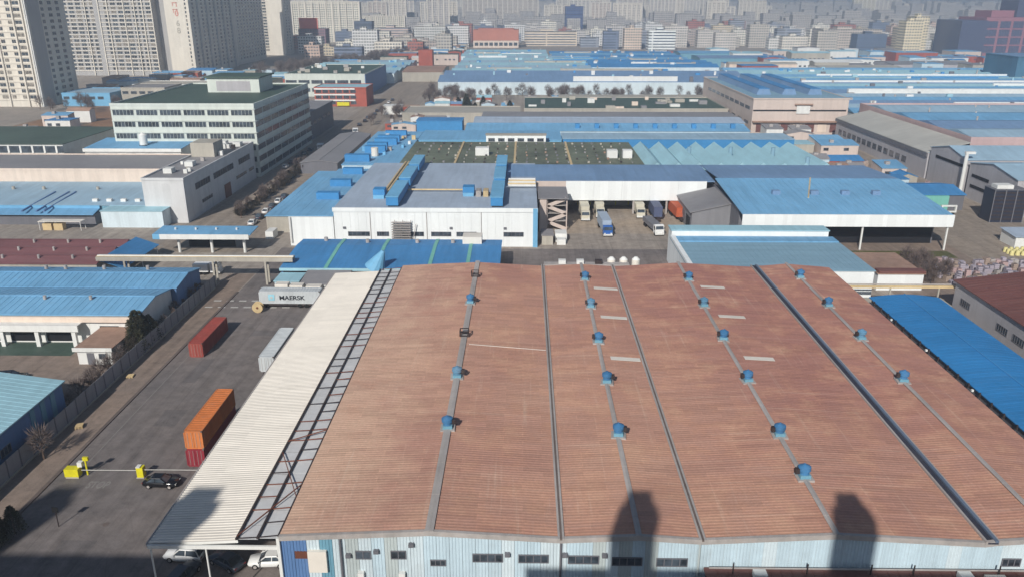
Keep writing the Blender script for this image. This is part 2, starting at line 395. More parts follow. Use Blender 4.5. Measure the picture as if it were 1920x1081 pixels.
sheet('soil_patch', -250, -150, 318, 470, .010, M['soil'], 'bare brown soil plot below the nearest apartment tower', 'soil')
sheet('grass_strip', 76, 104, 184, 189.5, .012, M['lawn'], 'dry grass strip before the blue dock hall', 'grass')
sheet('front_lawn', -70, -44, 52, 62.5, .020, M['lawn'], 'dark lawn in the tower shadow by the gate', 'grass')
struct('kerb', MB().box(-60.7, -60.2, 40, 158, -.2, .14), M['gutter'], 'low kerb between fence lane and container yard, dark for its shadow gap', 'kerb')  # width and dark tone stand in for the shadow gap of the channel
ln = MB(); ln.box(-58.05, -57.93, 88, 150, .001, .012)
struct('edge_line', ln, flat('worn_line_paint', (132, 128, 124), .9), 'thin worn white line along the yard edge', 'road marking')
ln = MB()
for i in range(7): ln.box(-63.5+i*2.6, -62.0+i*2.6, 152.5, 153.1, .0, .017); ln.box(-64.0+i*2.6, -62.5+i*2.6, 148.9, 149.4, .0, .017)
struct('crossing_marks', ln, WHITEP, 'faded white dashes across the lane by the pipe bridge', 'road marking')
def text(body, size, loc, rot, mat, parent, ext=.004, name='lettering'):
    c = bpy.data.curves.new(name, 'FONT'); c.body = body; c.size = size; c.extrude = ext; c.align_x = 'CENTER'; c.offset = size*.02
    c.materials.append(mat); o = bpy.data.objects.new(name, c); COL.objects.link(o); o.parent = parent
    dg = bpy.context.evaluated_depsgraph_get(); me = bpy.data.meshes.new_from_object(o.evaluated_get(dg)); bpy.data.objects.remove(o)
    o = bpy.data.objects.new(name, me); COL.objects.link(o); o.parent = parent
    o.location = Vector(loc)-ROOT_OFF(parent); o.rotation_euler = rot; return o
sm = text('STOP', 1.3, (-54.0, 85.9, .014), (0, 0, 0), flat('worn_line_paint', (132, 128, 124), .9), None, name='stop_marking'); sm.scale = (.9, 1.6, 1)
sm['kind'] = 'structure'; sm['label'] = 'worn white STOP lettering on the asphalt at the gate'; sm['category'] = 'road marking'
struct('hills', (lambda b: b.loft([[(x, 5600+300*math.sin(x*.0011)+dy, hz*(.55+.3*math.sin(x*.0017+1)+.15*math.sin(x*.0051))) for dy, hz in ((0, 1), (300, 120), (900, 150), (1700, 1))] for x in range(-6500, 6501, 250)], cap=False))(MB()), paint('hazy_wooded_hill', (96, 98, 92), var=.25), 'low hazy hills behind the city', 'hills')

# ------------------------------------------------------------------ brown-roofed warehouse in the foreground
Y0, Y1 = 63.6, 146.5
WH = thing('warehouse', 'huge warehouse with rusty brown corrugated gable roofs and pale blue front wall', 'warehouse', (17.6, 105, 0))
PROF = [(-23.2, 9.95), (-8.8, 10.7), (3.7, 10.0), (11.05, 10.4), (17.1, 10.0), (29.6, 10.75), (43.6, 10.0), (44.9, 10.2), (50.2, 10.65), (58.4, 9.95)]
def roofz(x):
    for (a, za), (b, zb) in zip(PROF, PROF[1:]):
        if a <= x <= b: return za+(zb-za)*(x-a)/(b-a)
    return 9.9
def corr(xa, za, xb, zb, y0, y1, pitch=.46, amp=.02, nx=8, wav=.03, seed=0):
    b = MB(); n = int((y1-y0)/pitch); pr = []; rr = random.Random(seed)
    for i in range(n):
        y = y0+i*pitch
        pr += [(y, 0), (y+pitch*.42, 0), (y+pitch*.55, amp), (y+pitch*.87, amp)]
    pr.append((y0+n*pitch, 0)); ph = [rr.uniform(0, 6) for _ in range(6)]
    for k in range(nx+1):
        t = k/nx; x = xa+(xb-xa)*t; z = za+(zb-za)*t
        for y, dz in pr:
            s = wav*math.sin(math.pi*t)**.5*(math.sin(y*.19+ph[0]+t*3)+.7*math.sin(y*.47+ph[1]-t*5)+.5*math.sin(y*.09+ph[2]))*.5 if 0 < t < 1 else 0
            b.v.append((x, y, z+dz+s))
    m = len(pr)
    for k in range(nx):
        for i in range(m-1):
            a = k*m+i; b.f.append((a, a+m, a+m+1, a+1) if xb > xa else (a+1, a+m+1, a+m, a)); b.m.append(0)
    return b
fw = MB(); pts = [(x, z-.06) for x, z in PROF]
fw.prism([(-23.2, 0), (58.4, 0)]+[(x, z-.12) for x, z in reversed(PROF)], 'y', Y0+.15, Y1-.1); fw.build('wall', M['bluewall5'], WH)
for i, (a, b) in enumerate(zip(PROF, PROF[1:])):
    if a[0] == 43.6: continue
    corr(a[0], a[1], b[0], b[1], Y0-.25, Y1+.1, seed=i).build('roof', RUST, WH)
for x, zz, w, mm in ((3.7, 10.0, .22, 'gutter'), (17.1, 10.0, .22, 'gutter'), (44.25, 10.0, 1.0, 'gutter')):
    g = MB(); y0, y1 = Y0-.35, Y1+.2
    g.box(x-w/2, x+w/2, y0, y1, zz-.05, zz+.12); g = g.build('gutter', M['gutter' if w < .8 else 'shadegutter'], WH)
    for s in (-1, 1): MB().box(*sorted((x+s*w/2, x+s*(w/2+.2))), y0-.02, y1+.02, zz-.1, zz+(.26 if w > .8 else .15)).build('flashing', M['zinc'], g)
    if w > .8: MB().box(x+.18, x+.5, y0-.01, y1+.01, zz+.121, zz+.32).build('gutter_pipe', M['gutterblue'], g)
for x in (-8.8, 11.05, 29.6, 50.2):
    wd_ = .42 if x < 0 else .28; z = roofz(x); b = MB(); n = 28
    for k in range(n):
        ya = Y0-.3+k*(Y1-Y0+.4)/n; yb = Y0-.3+(k+1)*(Y1-Y0+.4)/n-.03; dz = rng.uniform(0, .03)
        me = MB().prism([(-wd_, -.02), (0, .02), (wd_, -.02), (wd_, .03), (0, .07), (-wd_, .03)], 'y', ya, yb)
        for i, p in enumerate(me.v): me.v[i] = (p[0]+x, p[1], p[2]+z+.09+dz)
        me.build('ridge_cap', M['zinc'], WH)
# skylights
sk = M['cream']
for x, ys in ((14.5, (103.4, 119.1, 132.7)), (33.2, (103.0, 118.8, 132.7))):
    for y in ys:
        za, zb = roofz(x-2.1), roofz(x+2.1)
        MB().add([(x-2.1, y-.55, za+.1), (x+2.1, y-.55, zb+.1), (x+2.1, y+.55, zb+.1), (x-2.1, y+.55, za+.1)]+[(x-2.1, y-.55, za+.14), (x+2.1, y-.55, zb+.14), (x+2.1, y+.55, zb+.14), (x-2.1, y+.55, za+.14)],
                 [(0, 1, 5, 4), (1, 2, 6, 5), (2, 3, 7, 6), (3, 0, 4, 7), (4, 5, 6, 7)]).build('skylight', sk, WH)
# ventilators: flashing plate, curb, drum with hood, motor box
vb = MB().box(-.85, .85, -.85, .85, -.2, .05).mesh('vent_plate', M['zinc'])
vc = MB().box(-.55, .55, -.55, .55, .05, .45).mesh('vent_curb', M['bluewall4'])
vd = MB(); vd.cyl((0, 0, .4), (0, 0, .85), .5, 16); vd.cyl((0, 0, .85), (0, 0, 1.25), .66, 18); vd.cyl((0, 0, 1.25), (0, 0, 1.5), .66, 18, .2); vd.cyl((0, 0, 1.5), (0, 0, 1.6), .12, 10)
vd2 = vd.mesh('vent_drum', paint('faded_blue_vent_paint', (92, 138, 168), var=.25, grime=.4, gcol=(.3, .18, .1)))
vd = vd.mesh('vent_drum', paint('blue_vent_paint', (66, 122, 168), var=.2, grime=.3, gcol=(.25, .16, .1)))
vm = MB().box(-.2, .2, -.24, .24, -.28, .28).mesh('vent_motor', M['steel'])
def ventilator(x, y, side, parent=WH):
    z = roofz(x)+.2
    z -= .12; d = inst('ventilator', vd if rng.random() < .6 else vd2, (x, y, z), parent, rng.uniform(-.12, .12)); d.rotation_euler = (rng.uniform(-.05, .05), rng.uniform(-.05, .05), d.rotation_euler.z)
    inst('base_plate', vb, (x, y, z), d); inst('curb', vc, (x, y, z), d); inst('motor', vm, (x+side*.78, y-.1, z+.85), d)
for y in (82.9, 96.4, 124.1): ventilator(-8.8, y, 1)
for y in (82, 95.7, 109, 123.3, 137.1): ventilator(11.15, y, 1 if y < 100 else -1)
for y in (73, 81.7, 95.7, 109.5, 123.1, 136.2): ventilator(29.65, y, -1)
for y in (96.2, 110.2, 123.7, 138): ventilator(50.2, y, -1)
for y in (110.3, 137.6):     # two curbs whose ventilator is gone
    z = roofz(-8.8)+.2; b = MB()
    for sx in (-1, 1):
        for sy in (-1, 1): b.beam((-8.8+sx*.62, y+sy*.62, z), (-8.8+sx*.62, y+sy*.62, z+.8), .12)
        b.beam((-8.8+sx*.62, y-.62, z+.8), (-8.8+sx*.62, y+.62, z+.8), .12); b.beam((-8.8-.62, y+sx*.62, z+.8), (-8.8+.62, y+sx*.62, z+.8), .12)
        b.beam((-8.8-.62, y+sx*.62, z+.1), (-8.8+.62, y+sx*.62, z+.1), .14); b.beam((-8.8+sx*.62, y-.62, z+.1), (-8.8+sx*.62, y+.62, z+.1), .14)
    b.build('open_vent_frame', M['steel'], WH)
MB().beam((-7.9, 107.2, roofz(-7.9)+.1), (3.3, 106.6, roofz(3.3)+.1), .07).build('roof_cable', M['cream'], WH)
# siding sheets of the front wall
x = -23.2; i = 0
pat = ['bluewall3', 'bluewall3', 'bluewall2', 'bluewall4', 'bluewall2', 'bluewall5']
while x < 58.3:
    w = min(1.25, 58.4-x); b = MB(); p = w/4; mat = pat[i] if i < 6 else rng.choice(['bluewall', 'bluewall', 'bluewall2', 'bluewall', 'bluewall2', 'bluewall5' if x < 12 else 'bluewall'])
    xs = []
    for k in range(4): xs += [(x+k*p, 0), (x+k*p+p*.45, 0), (x+k*p+p*.58, .05), (x+k*p+p*.87, .05)]
    xs.append((x+w-.015, 0))
    for xx, d in xs: b.v += [(xx, Y0+.1-d, .02), (xx, Y0+.1-d, roofz(xx)-.1)]
    for k in range(len(xs)-1): b.f.append((2*k, 2*k+2, 2*k+3, 2*k+1)); b.m.append(0)
    b.build('siding_sheet', M[mat], WH); x += 1.25; i += 1
for a, c in zip(PROF, PROF[1:]):      # barge trim along the front of the roof
    MB().add([(a[0], Y0-.32, a[1]-.42), (c[0], Y0-.32, c[1]-.42), (c[0], Y0-.32, c[1]+.1), (a[0], Y0-.32, a[1]+.1), (a[0], Y0+.04, a[1]-.42), (c[0], Y0+.04, c[1]-.42), (c[0], Y0+.04, c[1]+.1), (a[0], Y0+.04, a[1]+.1)],
             [(0, 1, 2, 3), (0, 4, 5, 1), (3, 2, 6, 7), (0, 3, 7, 4), (1, 5, 6, 2)]).build('barge_trim', M['zinc'], WH)
for x, z, w, h, mu in ((-15.3, 7.3, 1.5, .95, 1), (-11.9, 7.35, 1.5, .95, 1), (-8.1, 6.6, 1.5, .7, 2), (-3.3, 7.1, 2.9, .95, 3), (1.1, 7.05, 2.9, .95, 3), (5.9, 7.0, 3.0, .95, 3), (10.1, 6.85, 2.9, .95, 3), (14.4, 6.8, 3.0, .95, 3), (46.6, 7.2, 1.8, .9, 2)):
    win(WH, x, Y0+.03, z, w, h, mull=mu)
MB().box(-21.9, -20.7, Y0-.02, Y0+.1, 7.3, 8.1).build('opening', M['rust'], WH)
MB().box(-20.6, -18.8, Y0-.3, Y0+.1, 5.9, 8.3).build('cover_panel', M['cream'], WH)
for x, z in ((-16.7, 7.6), (-14.0, 8.1), (-10.6, 8.9), (-1.4, 7.9), (4.1, 7.9), (7.9, 7.9)):
    MB().box(x-.25, x+.25, Y0-.32, Y0+.1, z, z+.35).build('wall_lamp', M['greydark'], WH)
for x, z in ((-15.6, 5.4), (-11.6, 5.4)): MB().box(x-.3, x+.3, Y0-.4, Y0+.1, z, z+.5).build('wall_box', M['white'], WH)
for x in (-17.4, 3.7, 16.9): MB().cyl((x, Y0-.16, .1), (x, Y0-.16, roofz(x)-.3), .11, 8).build('downpipe', M['greydark'] if x != 16.9 else M['bluewall5'], WH)
MB().box(-23.5, -23.2, Y0-.2, Y0+.3, 0, 9.7).build('corner_trim', M['white'], WH)
MB().box(-5.0, -.9, Y0-1.3, Y0-.05, 4.6, 4.8).build('door_canopy', M['tanroof'], WH)
# lean-to roof below the right half of the front wall
LT = hall('lean_to', 'low brown lean-to roof against the front wall, cluttered with pipes', 17.6, 64, 52, Y0-.45, 6.0, M['greydark'], M['brownroof'], 'mx', .75, .2, ribs=1.0)
for x in (22.4, 41.6): MB().box(x-.6, x+.6, 61.6, 62.5, 6.5, 7.5).build('fan_box', M['white'], LT)
for x in (20.0, 27.0, 33.0, 37.0, 45.0): MB().cyl((x, 62.6, 6.4), (x, 62.6, 8.0), .07, 6).build('vent_pipe', M['steel'], LT)
MB().cyl((17.8, 62.9, 7.25), (60, 62.9, 7.25), .09, 6).build('service_pipe', M['zinc'], LT)
MB().box(43.5, 45.4, 61.4, 62.4, 6.5, 7.2).build('duct_box', M['cream'], LT)

# ------------------------------------------------------------------ cream canopy and the framed glazed strip beside the warehouse
CP = thing('canopy', 'long cream corrugated canopy roof on slim white posts beside the brown warehouse', 'canopy', (-30, 104, 0))
corr(-36.1, 8.75, -27.4, 9.25, 63.75, 145.2, .42, .06, 5, .05, 44).build('roof', M['cream'], CP)
MB().box(-36.25, -36.1, 63.6, 145.3, 8.5, 8.83).build('eave_gutter', M['zinc'], CP)
MB().box(-36.1, -23.5, 63.5, 63.72, 8.35, 8.72).build('front_beam', M['white'], CP)
for k in range(16):
    y = 64.0+k*5.4
    MB().beam((-36.0, y, 8.45), (-27.4, y, 8.95), .16, 0, .3).build('rafter', M['white'], CP)
for k in range(11):
    y = 63.9+k*8.1
    for x in ((-36.0, -30.6) if k == 0 else (-36.0,)): MB().cyl((x, y, 0), (x, y, 8.5), .09, 8).build('post', M['white'], CP)
for xa, xb, zz in ((-27.3, -25.4, 9.3), (-25.3, -23.4, 9.45)):
    for k in range(36):
        y = 63.8+k*2.26
        MB().box(xa, xb, y, y+2.2, zz-.05+rng.uniform(0, .04), zz).build('glazing_panel', M['panel'], CP)
fr = [(-27.4, 9.45), (-25.35, 9.6), (-23.28, 9.85)]
for x, z in fr: MB().box(x-.1, x+.1, 63.6, 145.2, z-.1, z+.1).build('frame_rail', M['steel'], CP)
for k in range(37):
    y = 63.75+k*2.26; rr = M['rust'] if rng.random() < .45 else M['steel']
    if k % 2 == 0 or rng.random() < .6: MB().beam((-27.4, y, 9.45), (-25.35, y, 9.6), .09).build('cross_bar', rr, CP)
    if k % 2 == 0 or rng.random() < .6: MB().beam((-25.35, y, 9.6), (-23.28, y, 9.85), .09).build('cross_bar', rr, CP)
for ya, yb in ((63.9, 72.2), (81.5, 83.6)): MB().beam((-27.4, ya, 9.6), (-23.3, yb, 9.95), .1).build('diagonal_bar', M['rust'], CP)
MB().beam((-27.3, 79.0, 9.6), (-23.3, 70.0, 9.95), .09).build('diagonal_bar', M['rust'], CP)

# ------------------------------------------------------------------ shipping containers
def container(name, label, x0, y0, along, mat, z=0, L=12.19, doors='front', group='shipping containers in the yard'):
    """along 'y': long axis away from the camera; 'x': long side faces the camera"""
    r = thing(name, label, 'container', (x0, y0, z), group); W, Hh = 2.44, 2.6; t = .06
    def tr(v): return [((p[0], p[1], p[2]) if along == 'y' else (p[1], p[0], p[2])) for p in v]
    def fin(b, nm, mt, par=r):
        b.v = tr(b.v)
        if along == 'x': b.f = [tuple(reversed(q)) for q in b.f]
        o = bpy.data.objects.new(nm, b.mesh(nm, mt)); COL.objects.link(o); o.parent = par; return o
    for s in (0, 1):                    # corrugated side walls
        b = MB(); n = int((L-.3)/.28); pr = []
        for i in range(n):
            y = .15+i*(L-.3)/n; p = (L-.3)/n; pr += [(y, 0), (y+p*.38, 0), (y+p*.5, 1), (y+p*.88, 1)]
        pr.append((L-.15, 0))
        for y, d in pr:
            xx = (t*d if s == 0 else W-t*d); b.v += [(xx, y, .15), (xx, y, Hh-.1)]
        for i in range(len(pr)-1):
            b.f.append((2*i, 2*i+1, 2*i+3, 2*i+2) if s == 0 else (2*i, 2*i+2, 2*i+3, 2*i+1)); b.m.append(0)
        fin(b, 'side_wall', mat)
    b = MB(); n = 20
    for i in range(n): b.box(.06, W-.06, .12+i*(L-.24)/n, .12+(i+.72)*(L-.24)/n, Hh-.09, Hh-.02)
    b.box(.05, W-.05, .1, L-.1, Hh-.16, Hh-.075); fin(b, 'roof_panel', mat)
    b = MB()
    for x in (0, W-.16):
        for y in (0, L-.16): b.box(x, x+.16, y, y+.16, 0, Hh)
        b.box(x+.004, x+.156, .16, L-.16, 0, .16); b.box(x+.004, x+.156, .16, L-.16, Hh-.12, Hh-.004)
    for y in (0, L-.16): b.box(.16, W-.16, y+.004, y+.156, 0, .16); b.box(.16, W-.16, y+.004, y+.156, Hh-.12, Hh-.004)
    fin(b, 'frame', mat); b = MB()
    for x in (-.01, W-.17):
        for y in (-.01, L-.17):
            for z_ in (-.004, Hh-.17): b.box(x, x+.18, y, y+.18, z_, z_+.178)
    fin(b, 'corner_casting', M['gutter'])
    for k in (0, 1):
        b = MB().box(.18+k*(W/2-.16), W/2-.02+k*(W/2-.16), .03, .1, .17, Hh-.13); d = fin(b, 'door', mat)
        b = MB()
        for q in (.3, .8): b.cyl((.18+k*(W/2-.16)+q, 0.0, .2), (.18+k*(W/2-.16)+q, 0.0, Hh-.2), .025, 6)
        fin(b, 'lock_rod', M['zinc'], d)
    fin(MB().box(.17, W-.17, L-.1, L-.04, .17, Hh-.13), 'end_wall', mat)
    fin(MB().box(.1, W-.1, .1, L-.1, .1, .15), 'floor', M['steel'])
    return r
container('shipping_container', 'red shipping container standing alone by the kerb line', -57.6, 125.3, 'y', M['redc'])
container('shipping_container', 'maroon shipping container carrying the orange one', -44.3, 91.0, 'y', M['maroon'])
container('shipping_container', 'orange shipping container stacked on a maroon one', -44.25, 91.1, 'y', M['orange'], z=2.62)
container('shipping_container', 'light grey shipping container half under the canopy edge', -42.2, 115.6, 'y', M['greyc'], z=2.0)
ch = thing('trailer_chassis', 'low trailer chassis under the light grey container', 'trailer', (-41.0, 121, 0))
MB().box(-41.7, -40.3, 115.7, 127.6, 1.2, 1.98).build('frame', M['steel'], ch)
for y in (116.8, 118.2, 126.2):
    for x in (-42.15, -40.1): MB().cyl((x, y, .5), (x+.3, y, .5), .5, 14).build('wheel', BLACK, ch)
mk = container('shipping_container', 'light grey container with MAERSK lettering, long side to the road', -52.8, 149.0, 'x', M['greyc'], z=.9)
MB().box(-52.6, -40.8, 149.0, 151.2, .45, .88).build('chassis', M['steel'], mk)
for x in (-44.7, -43.4, -51.2): MB().cyl((x, 148.95, .45), (x, 149.3, .45), .45, 14).build('wheel', BLACK, mk)
text('MAERSK', 1.25, (-46.2, 148.97, 1.75), (R(90), 0, 0), flat('dark_lettering', (40, 44, 52)), mk, .01).scale = (1.12, 1, 1)
lg = MB().box(-50.9, -49.7, 148.93, 148.99, 1.62, 2.82).build('logo_square', flat('pale_blue_logo', (150, 205, 222)), mk)
st = []
for i in range(14): a = math.pi*i/7; rr = .42 if i % 2 == 0 else .19; st.append((-50.3+rr*math.sin(a), 2.22+rr*math.cos(a)))
MB().prism(list(reversed(st)), 'y', 148.9, 148.928).build('logo_star', WHITEP, lg)
rl = thing('cable_drum', 'upright wooden cable drum with rusty hub beside the lettered container', 'cable drum', (-52.4, 146.6, 0))
for y in (146.2, 147.0): MB().cyl((-52.4, y, 1.05), (-52.4, y+.12, 1.05), 1.05, 22).build('flange', M['pipe'], rl)
MB().cyl((-52.4, 146.32, 1.05), (-52.4, 147.0, 1.05), .55, 16).build('core', M['rust'], rl); MB().cyl((-52.4, 146.1, 1.05), (-52.4, 146.2, 1.05), .22, 10).build('hub', M['rust'], rl)

# ------------------------------------------------------------------ vehicles
def car(name, label, x, y, rz, mat, roofmat=None, kind='sedan', group='cars by the gate and canopy'):
    r = thing(name, label, 'car', (0, 0, 0), group)
    # local: length along x (front +x), width along y
    st = [(-2.2, .55, .72, .70), (-2.12, .32, .86, .80), (-1.5, .25, .92, .88), (-.6, .22, .93, .90), (.7, .22, .92, .90), (1.45, .25, .88, .88), (2.05, .33, .76, .80), (2.2, .48, .62, .66)]
    rg = []
    for xx, zb, zt, w in st: rg.append([(xx, -w*.92, zb), (xx, -w, zb+.14), (xx, -w*.99, (zb+zt)/2+.08), (xx, -w*.88, zt), (xx, w*.88, zt), (xx, w*.99, (zb+zt)/2+.08), (xx, w, zb+.14), (xx, w*.92, zb)])
    b = MB().loft([list(reversed(q)) for q in rg]); bo = b.build('body', mat, r, True)
    rear = -2.0 if kind == 'suv' else -1.75
    top = 1.42 if kind == 'sedan' else 1.58
    lo = [(rear, -.8), (1.05, -.8), (1.05, .8), (rear, .8)]; ro_r = rear+(.35 if kind == 'suv' else .75)
    hi = [(ro_r, -.6), (.25, -.6), (.25, .6), (ro_r, .6)]
    g = MB(); zl = .86
    g.loft([[(a, c, zl) for a, c in lo], [(a, c, top-.05) for a, c in hi]]); g.build('windows', GLASS, r)
    b = MB(); b.loft([[(a+(.06 if a > 0 else -.06)*1, c*1.06, top-.06) for a, c in hi], [(a*.97, c*.98, top+.01) for a, c in hi]]); b.build('roof', roofmat or mat, r)
    b = MB()
    for (a, c), (a2, c2) in zip(lo, hi): b.beam((a, c*1.01, zl), (a2, c2*1.03, top-.04), .09)
    for s in (-1, 1): b.beam((-.45, s*.79, zl), (-.5, s*.615, top-.04), .08)
    b.build('pillars', mat, r)
    for xx in (-1.35, 1.35):
        for s in (-1, 1):
            w = MB().cyl((xx, s*.72, .32), (xx, s*.92, .32), .32, 16).build('wheel', BLACK, r); MB().cyl((xx, s*.92, .32), (xx, s*.935, .32), .19, 10).build('rim', M['zinc'], w)
    for s in (-1, 1):
        MB().box(2.02, 2.16, s*.58-.17, s*.58+.17, .56, .7).build('headlight', LAMP, r); MB().box(-2.2, -2.1, s*.6-.15, s*.6+.15, .62, .78).build('tail_light', REDL, r)
        MB().box(.75, .95, s*.98-.08, s*.98+.08, .88, 1.0).build('side_mirror', mat, r)
    r.location = (x, y, .012); r.rotation_euler = (0, 0, rz); return r
CW = paint('white_car_paint', (232, 232, 230), var=.02, rough=.3, grime=.05); CB = flat('black_car_paint', (18, 18, 22), .18, 0, .6); CG = flat('dark_grey_car_paint', (66, 74, 86), .3, 0, .5)
car('car', 'glossy black sedan parked beside the yellow barrier cabinet', -45.8, 86.6, R(-2), CB)
car('car', 'white car with its nose out from under the canopy front', -37.2, 72.6, R(176), CW, kind='suv')
car('car', 'dark grey car parked beyond the canopy corner in shade', -36.0, 69.3, R(78), CG, kind='suv')
car('car', 'white car parked under the canopy next to the warehouse corner', -27.6, 71.8, R(184), CW)
car('car', 'dark car in the canopy shade between the two white ones', -32.2, 71.6, R(150), CG)
car('car', 'black car on the inner court below the flat-roofed hut', -83.0, 116.0, R(12), CB, kind='suv')
car('car', 'second dark car on the inner court nosing out of the frame', -88.2, 114.6, R(10), CG)

def truck(name, label, x, y, rz, cabm, boxm, L=7.2, boxh=2.6, cab=True, group='trucks at the loading dock', low=1.15):
    """rear bumper at local y=0 .. front of the cab at -y (towards the camera)"""
    r = thing(name, label, 'truck', (0, 0, 0), group)
    b = MB().box(-1.22, 1.22, -L, 0, low, low+boxh); bx = b.build('cargo_box', boxm, r)
    b = MB()
    for xx in (-1.23, 1.16):
        for k in range(int(L/1.2)+1): b.box(xx, xx+.07, -L+k*1.2*(L-.1)/(int(L/1.2)*1.2), -L+k*1.2*(L-.1)/(int(L/1.2)*1.2)+.1, low+.02, low+boxh-.02)
    b.box(-1.25, 1.25, -L-.01, .01, low+boxh, low+boxh+.07); b.build('box_frame', boxm, bx)
    MB().box(-.45, .45, -L-2.0, -.1, .55, low-.02).build('chassis', M['steel'], r)
    if cab:
        f = -L-.45
        pr = [(f, .6), (f, 2.75), (f-.9, 2.9), (f-1.55, 2.7), (f-1.85, 1.75), (f-1.95, .6)]
        c = MB().prism(pr, 'x', -1.18, 1.18).build('cab', cabm, r)
        MB().add([(-1.0, f-1.61, 2.6), (1.0, f-1.61, 2.6), (1.08, f-1.87, 1.78), (-1.08, f-1.87, 1.78), (-1.0, f-1.5, 2.6), (1.0, f-1.5, 2.6), (1.08, f-1.7, 1.78), (-1.08, f-1.7, 1.78)], [(3, 2, 1, 0), (4, 5, 6, 7), (0, 1, 5, 4), (2, 3, 7, 6)]).build('windscreen', GLASS, c)
        for s in (-1, 1):
            MB().box(*sorted((s*1.17, s*1.2)), f-1.45, f-.55, 1.8, 2.5).build('side_window', GLASS, c)
            MB().box(s*.85-.2, s*.85+.2, f-2.0, f-1.93, .85, 1.1).build('headlight', LAMP, c)
            MB().box(*sorted((s*1.25, s*1.45)), f-1.75, f-1.65, 1.7, 2.4).build('mirror', BLACK, c)
        MB().box(-1.2, 1.2, f-2.08, f-1.9, .4, .8).build('bumper', M['white'] if cabm != CB else BLACK, c)
        ys = (-1.3, -2.5, f-1.2)
    else: ys = (-1.3, -2.5, -3.7)
    for yy in ys:
        for s in (-1, 1): MB().cyl((s*.78, yy, .5), (s*1.18, yy, .5), .5, 14).build('wheel', BLACK, r)
    if not cab:
        for s in (-1, 1): MB().box(s*.7-.07, s*.7+.07, -L+1.8, -L+2.0, .02, low).build('landing_leg', M['steel'], r)
    r.location = (x, y, .02); r.rotation_euler = (0, 0, rz); return r
TB = flat('blue_cab_paint', (46, 96, 168), .35); TN = paint('navy_curtain', (84, 92, 120), var=.1); BEI = paint('beige_truck_box', (206, 200, 182), var=.06)
truck('box_truck', 'beige box truck backed into the bay next to the stair tower', 17.2, 226, 0, BEI, BEI, 7.6, 2.5)
truck('box_truck', 'smaller beige box truck in the second dock bay', 21.6, 227.5, 0, BEI, BEI, 5.6, 2.4)
truck('box_truck', 'beige box truck backed in beside the navy trailer', 33.0, 227.5, 0, BEI, BEI, 5.8, 2.4)
truck('semi_trailer', 'navy curtain-sided trailer at the dock without a tractor', 37.4, 227.5, 0, TN, TN, 10.5, 2.7, False)
truck('semi_trailer', 'orange-red container trailer at the dock beside the grey block', 43.0, 226.5, R(4), M['redc'], paint('orange_red_container', (196, 96, 60), streak='z'), 9.5, 2.6, False)
truck('box_truck', 'truck with bright blue cab and pale blue-grey box in mid yard', 21.3, 212.5, R(3), TB, paint('pale_blue_grey_box', (166, 182, 200), var=.05), 9.5, 2.6)
truck('box_truck', 'truck with white cab and long open grey bed in mid yard', 33.8, 213.5, R(8), CW, M['greydark'], 9.6, 1.2)

# ------------------------------------------------------------------ gate: barrier cabinets, arms, sign
def barrier(label, x, y, L, big):
    r = thing('barrier_gate', label, 'barrier', (x, y, 0), 'barriers at the yard gate')
    if big:
        MB().box(x-.95, x+.85, y-.5, y+.5, .25, 1.35).build('cabinet', YEL, r); MB().box(x-.9, x+.8, y-.45, y+.45, 0, .25).build('plinth', M['concrete'], r)
        MB().box(x+.55, x+1.15, y+.1, y+.7, 1.35, 2.0).build('camera_box', M['white'], r)
        MB().cyl((x+1.5, y+.5, 0), (x+1.5, y+.5, 2.4), .12, 8).build('post', YEL, r); MB().box(x+1.2, x+1.9, y+.4, y+.7, 2.1, 2.6).build('warning_lamp', YEL, r)
    else:
        MB().box(x-.42, x+.42, y-.4, y+.4, .1, 1.5).build('cabinet', YEL, r); MB().box(x-.5, x+.5, y-.5, y+.5, 0, .1).build('plinth', M['concrete'], r)
        MB().box(x-.43, x+.1, y-.43, y+.3, 1.5, 1.62).build('cap', M['white'], r)
    MB().beam((x+(1.1 if big else .4), y-.05, 1.05), (x+L, y-.05, 1.05), .08).build('arm', WHITEP, r)
barrier('wide yellow barrier cabinet with camera box and white arm', -58.0, 88.4, 8.3, True)
barrier('narrow yellow barrier cabinet with pale cap beside the black sedan', -49.3, 88.6, 8.0, False)
sg = thing('sign_post', 'small dark square sign on a pole at the edge of the tower shadow', 'sign', (-54.3, 78.0, 0))
MB().cyl((-54.3, 78, 0), (-54.3, 78, 2.2), .06, 8).build('pole', M['steel'], sg); MB().box(-54.65, -53.95, 77.93, 77.97, 2.0, 2.7).build('plate', BLACK, sg)

# ------------------------------------------------------------------ fence along the lane (panels one by one)
FN = thing('fence', 'tall grey panel fence with posts along the yard lane', 'fence', (-66.0, 110, 0))
pm = MB()
for k in range(8): pm.box(-.03+(.03 if k % 2 else 0), .03, -1.35+k*.3375, -1.35+(k+1)*.3375-.01, 0, 2.5)
pm = pm.mesh('panel', M['fence']); pb = MB().box(-.09, .09, -.09, .09, -2.6, .12).mesh('fence_post', M['greydark'])
for k in range(41):
    y = 47+k*2.8
    inst('panel', pm, (-66.0, y, .25+rng.uniform(-.05, .05)), FN); inst('post', pb, (-66.0, y+1.4, 2.7), FN)
MB().box(-66.15, -65.85, 45.6, 160.2, 0, .26).build('plinth', M['concrete'], FN)

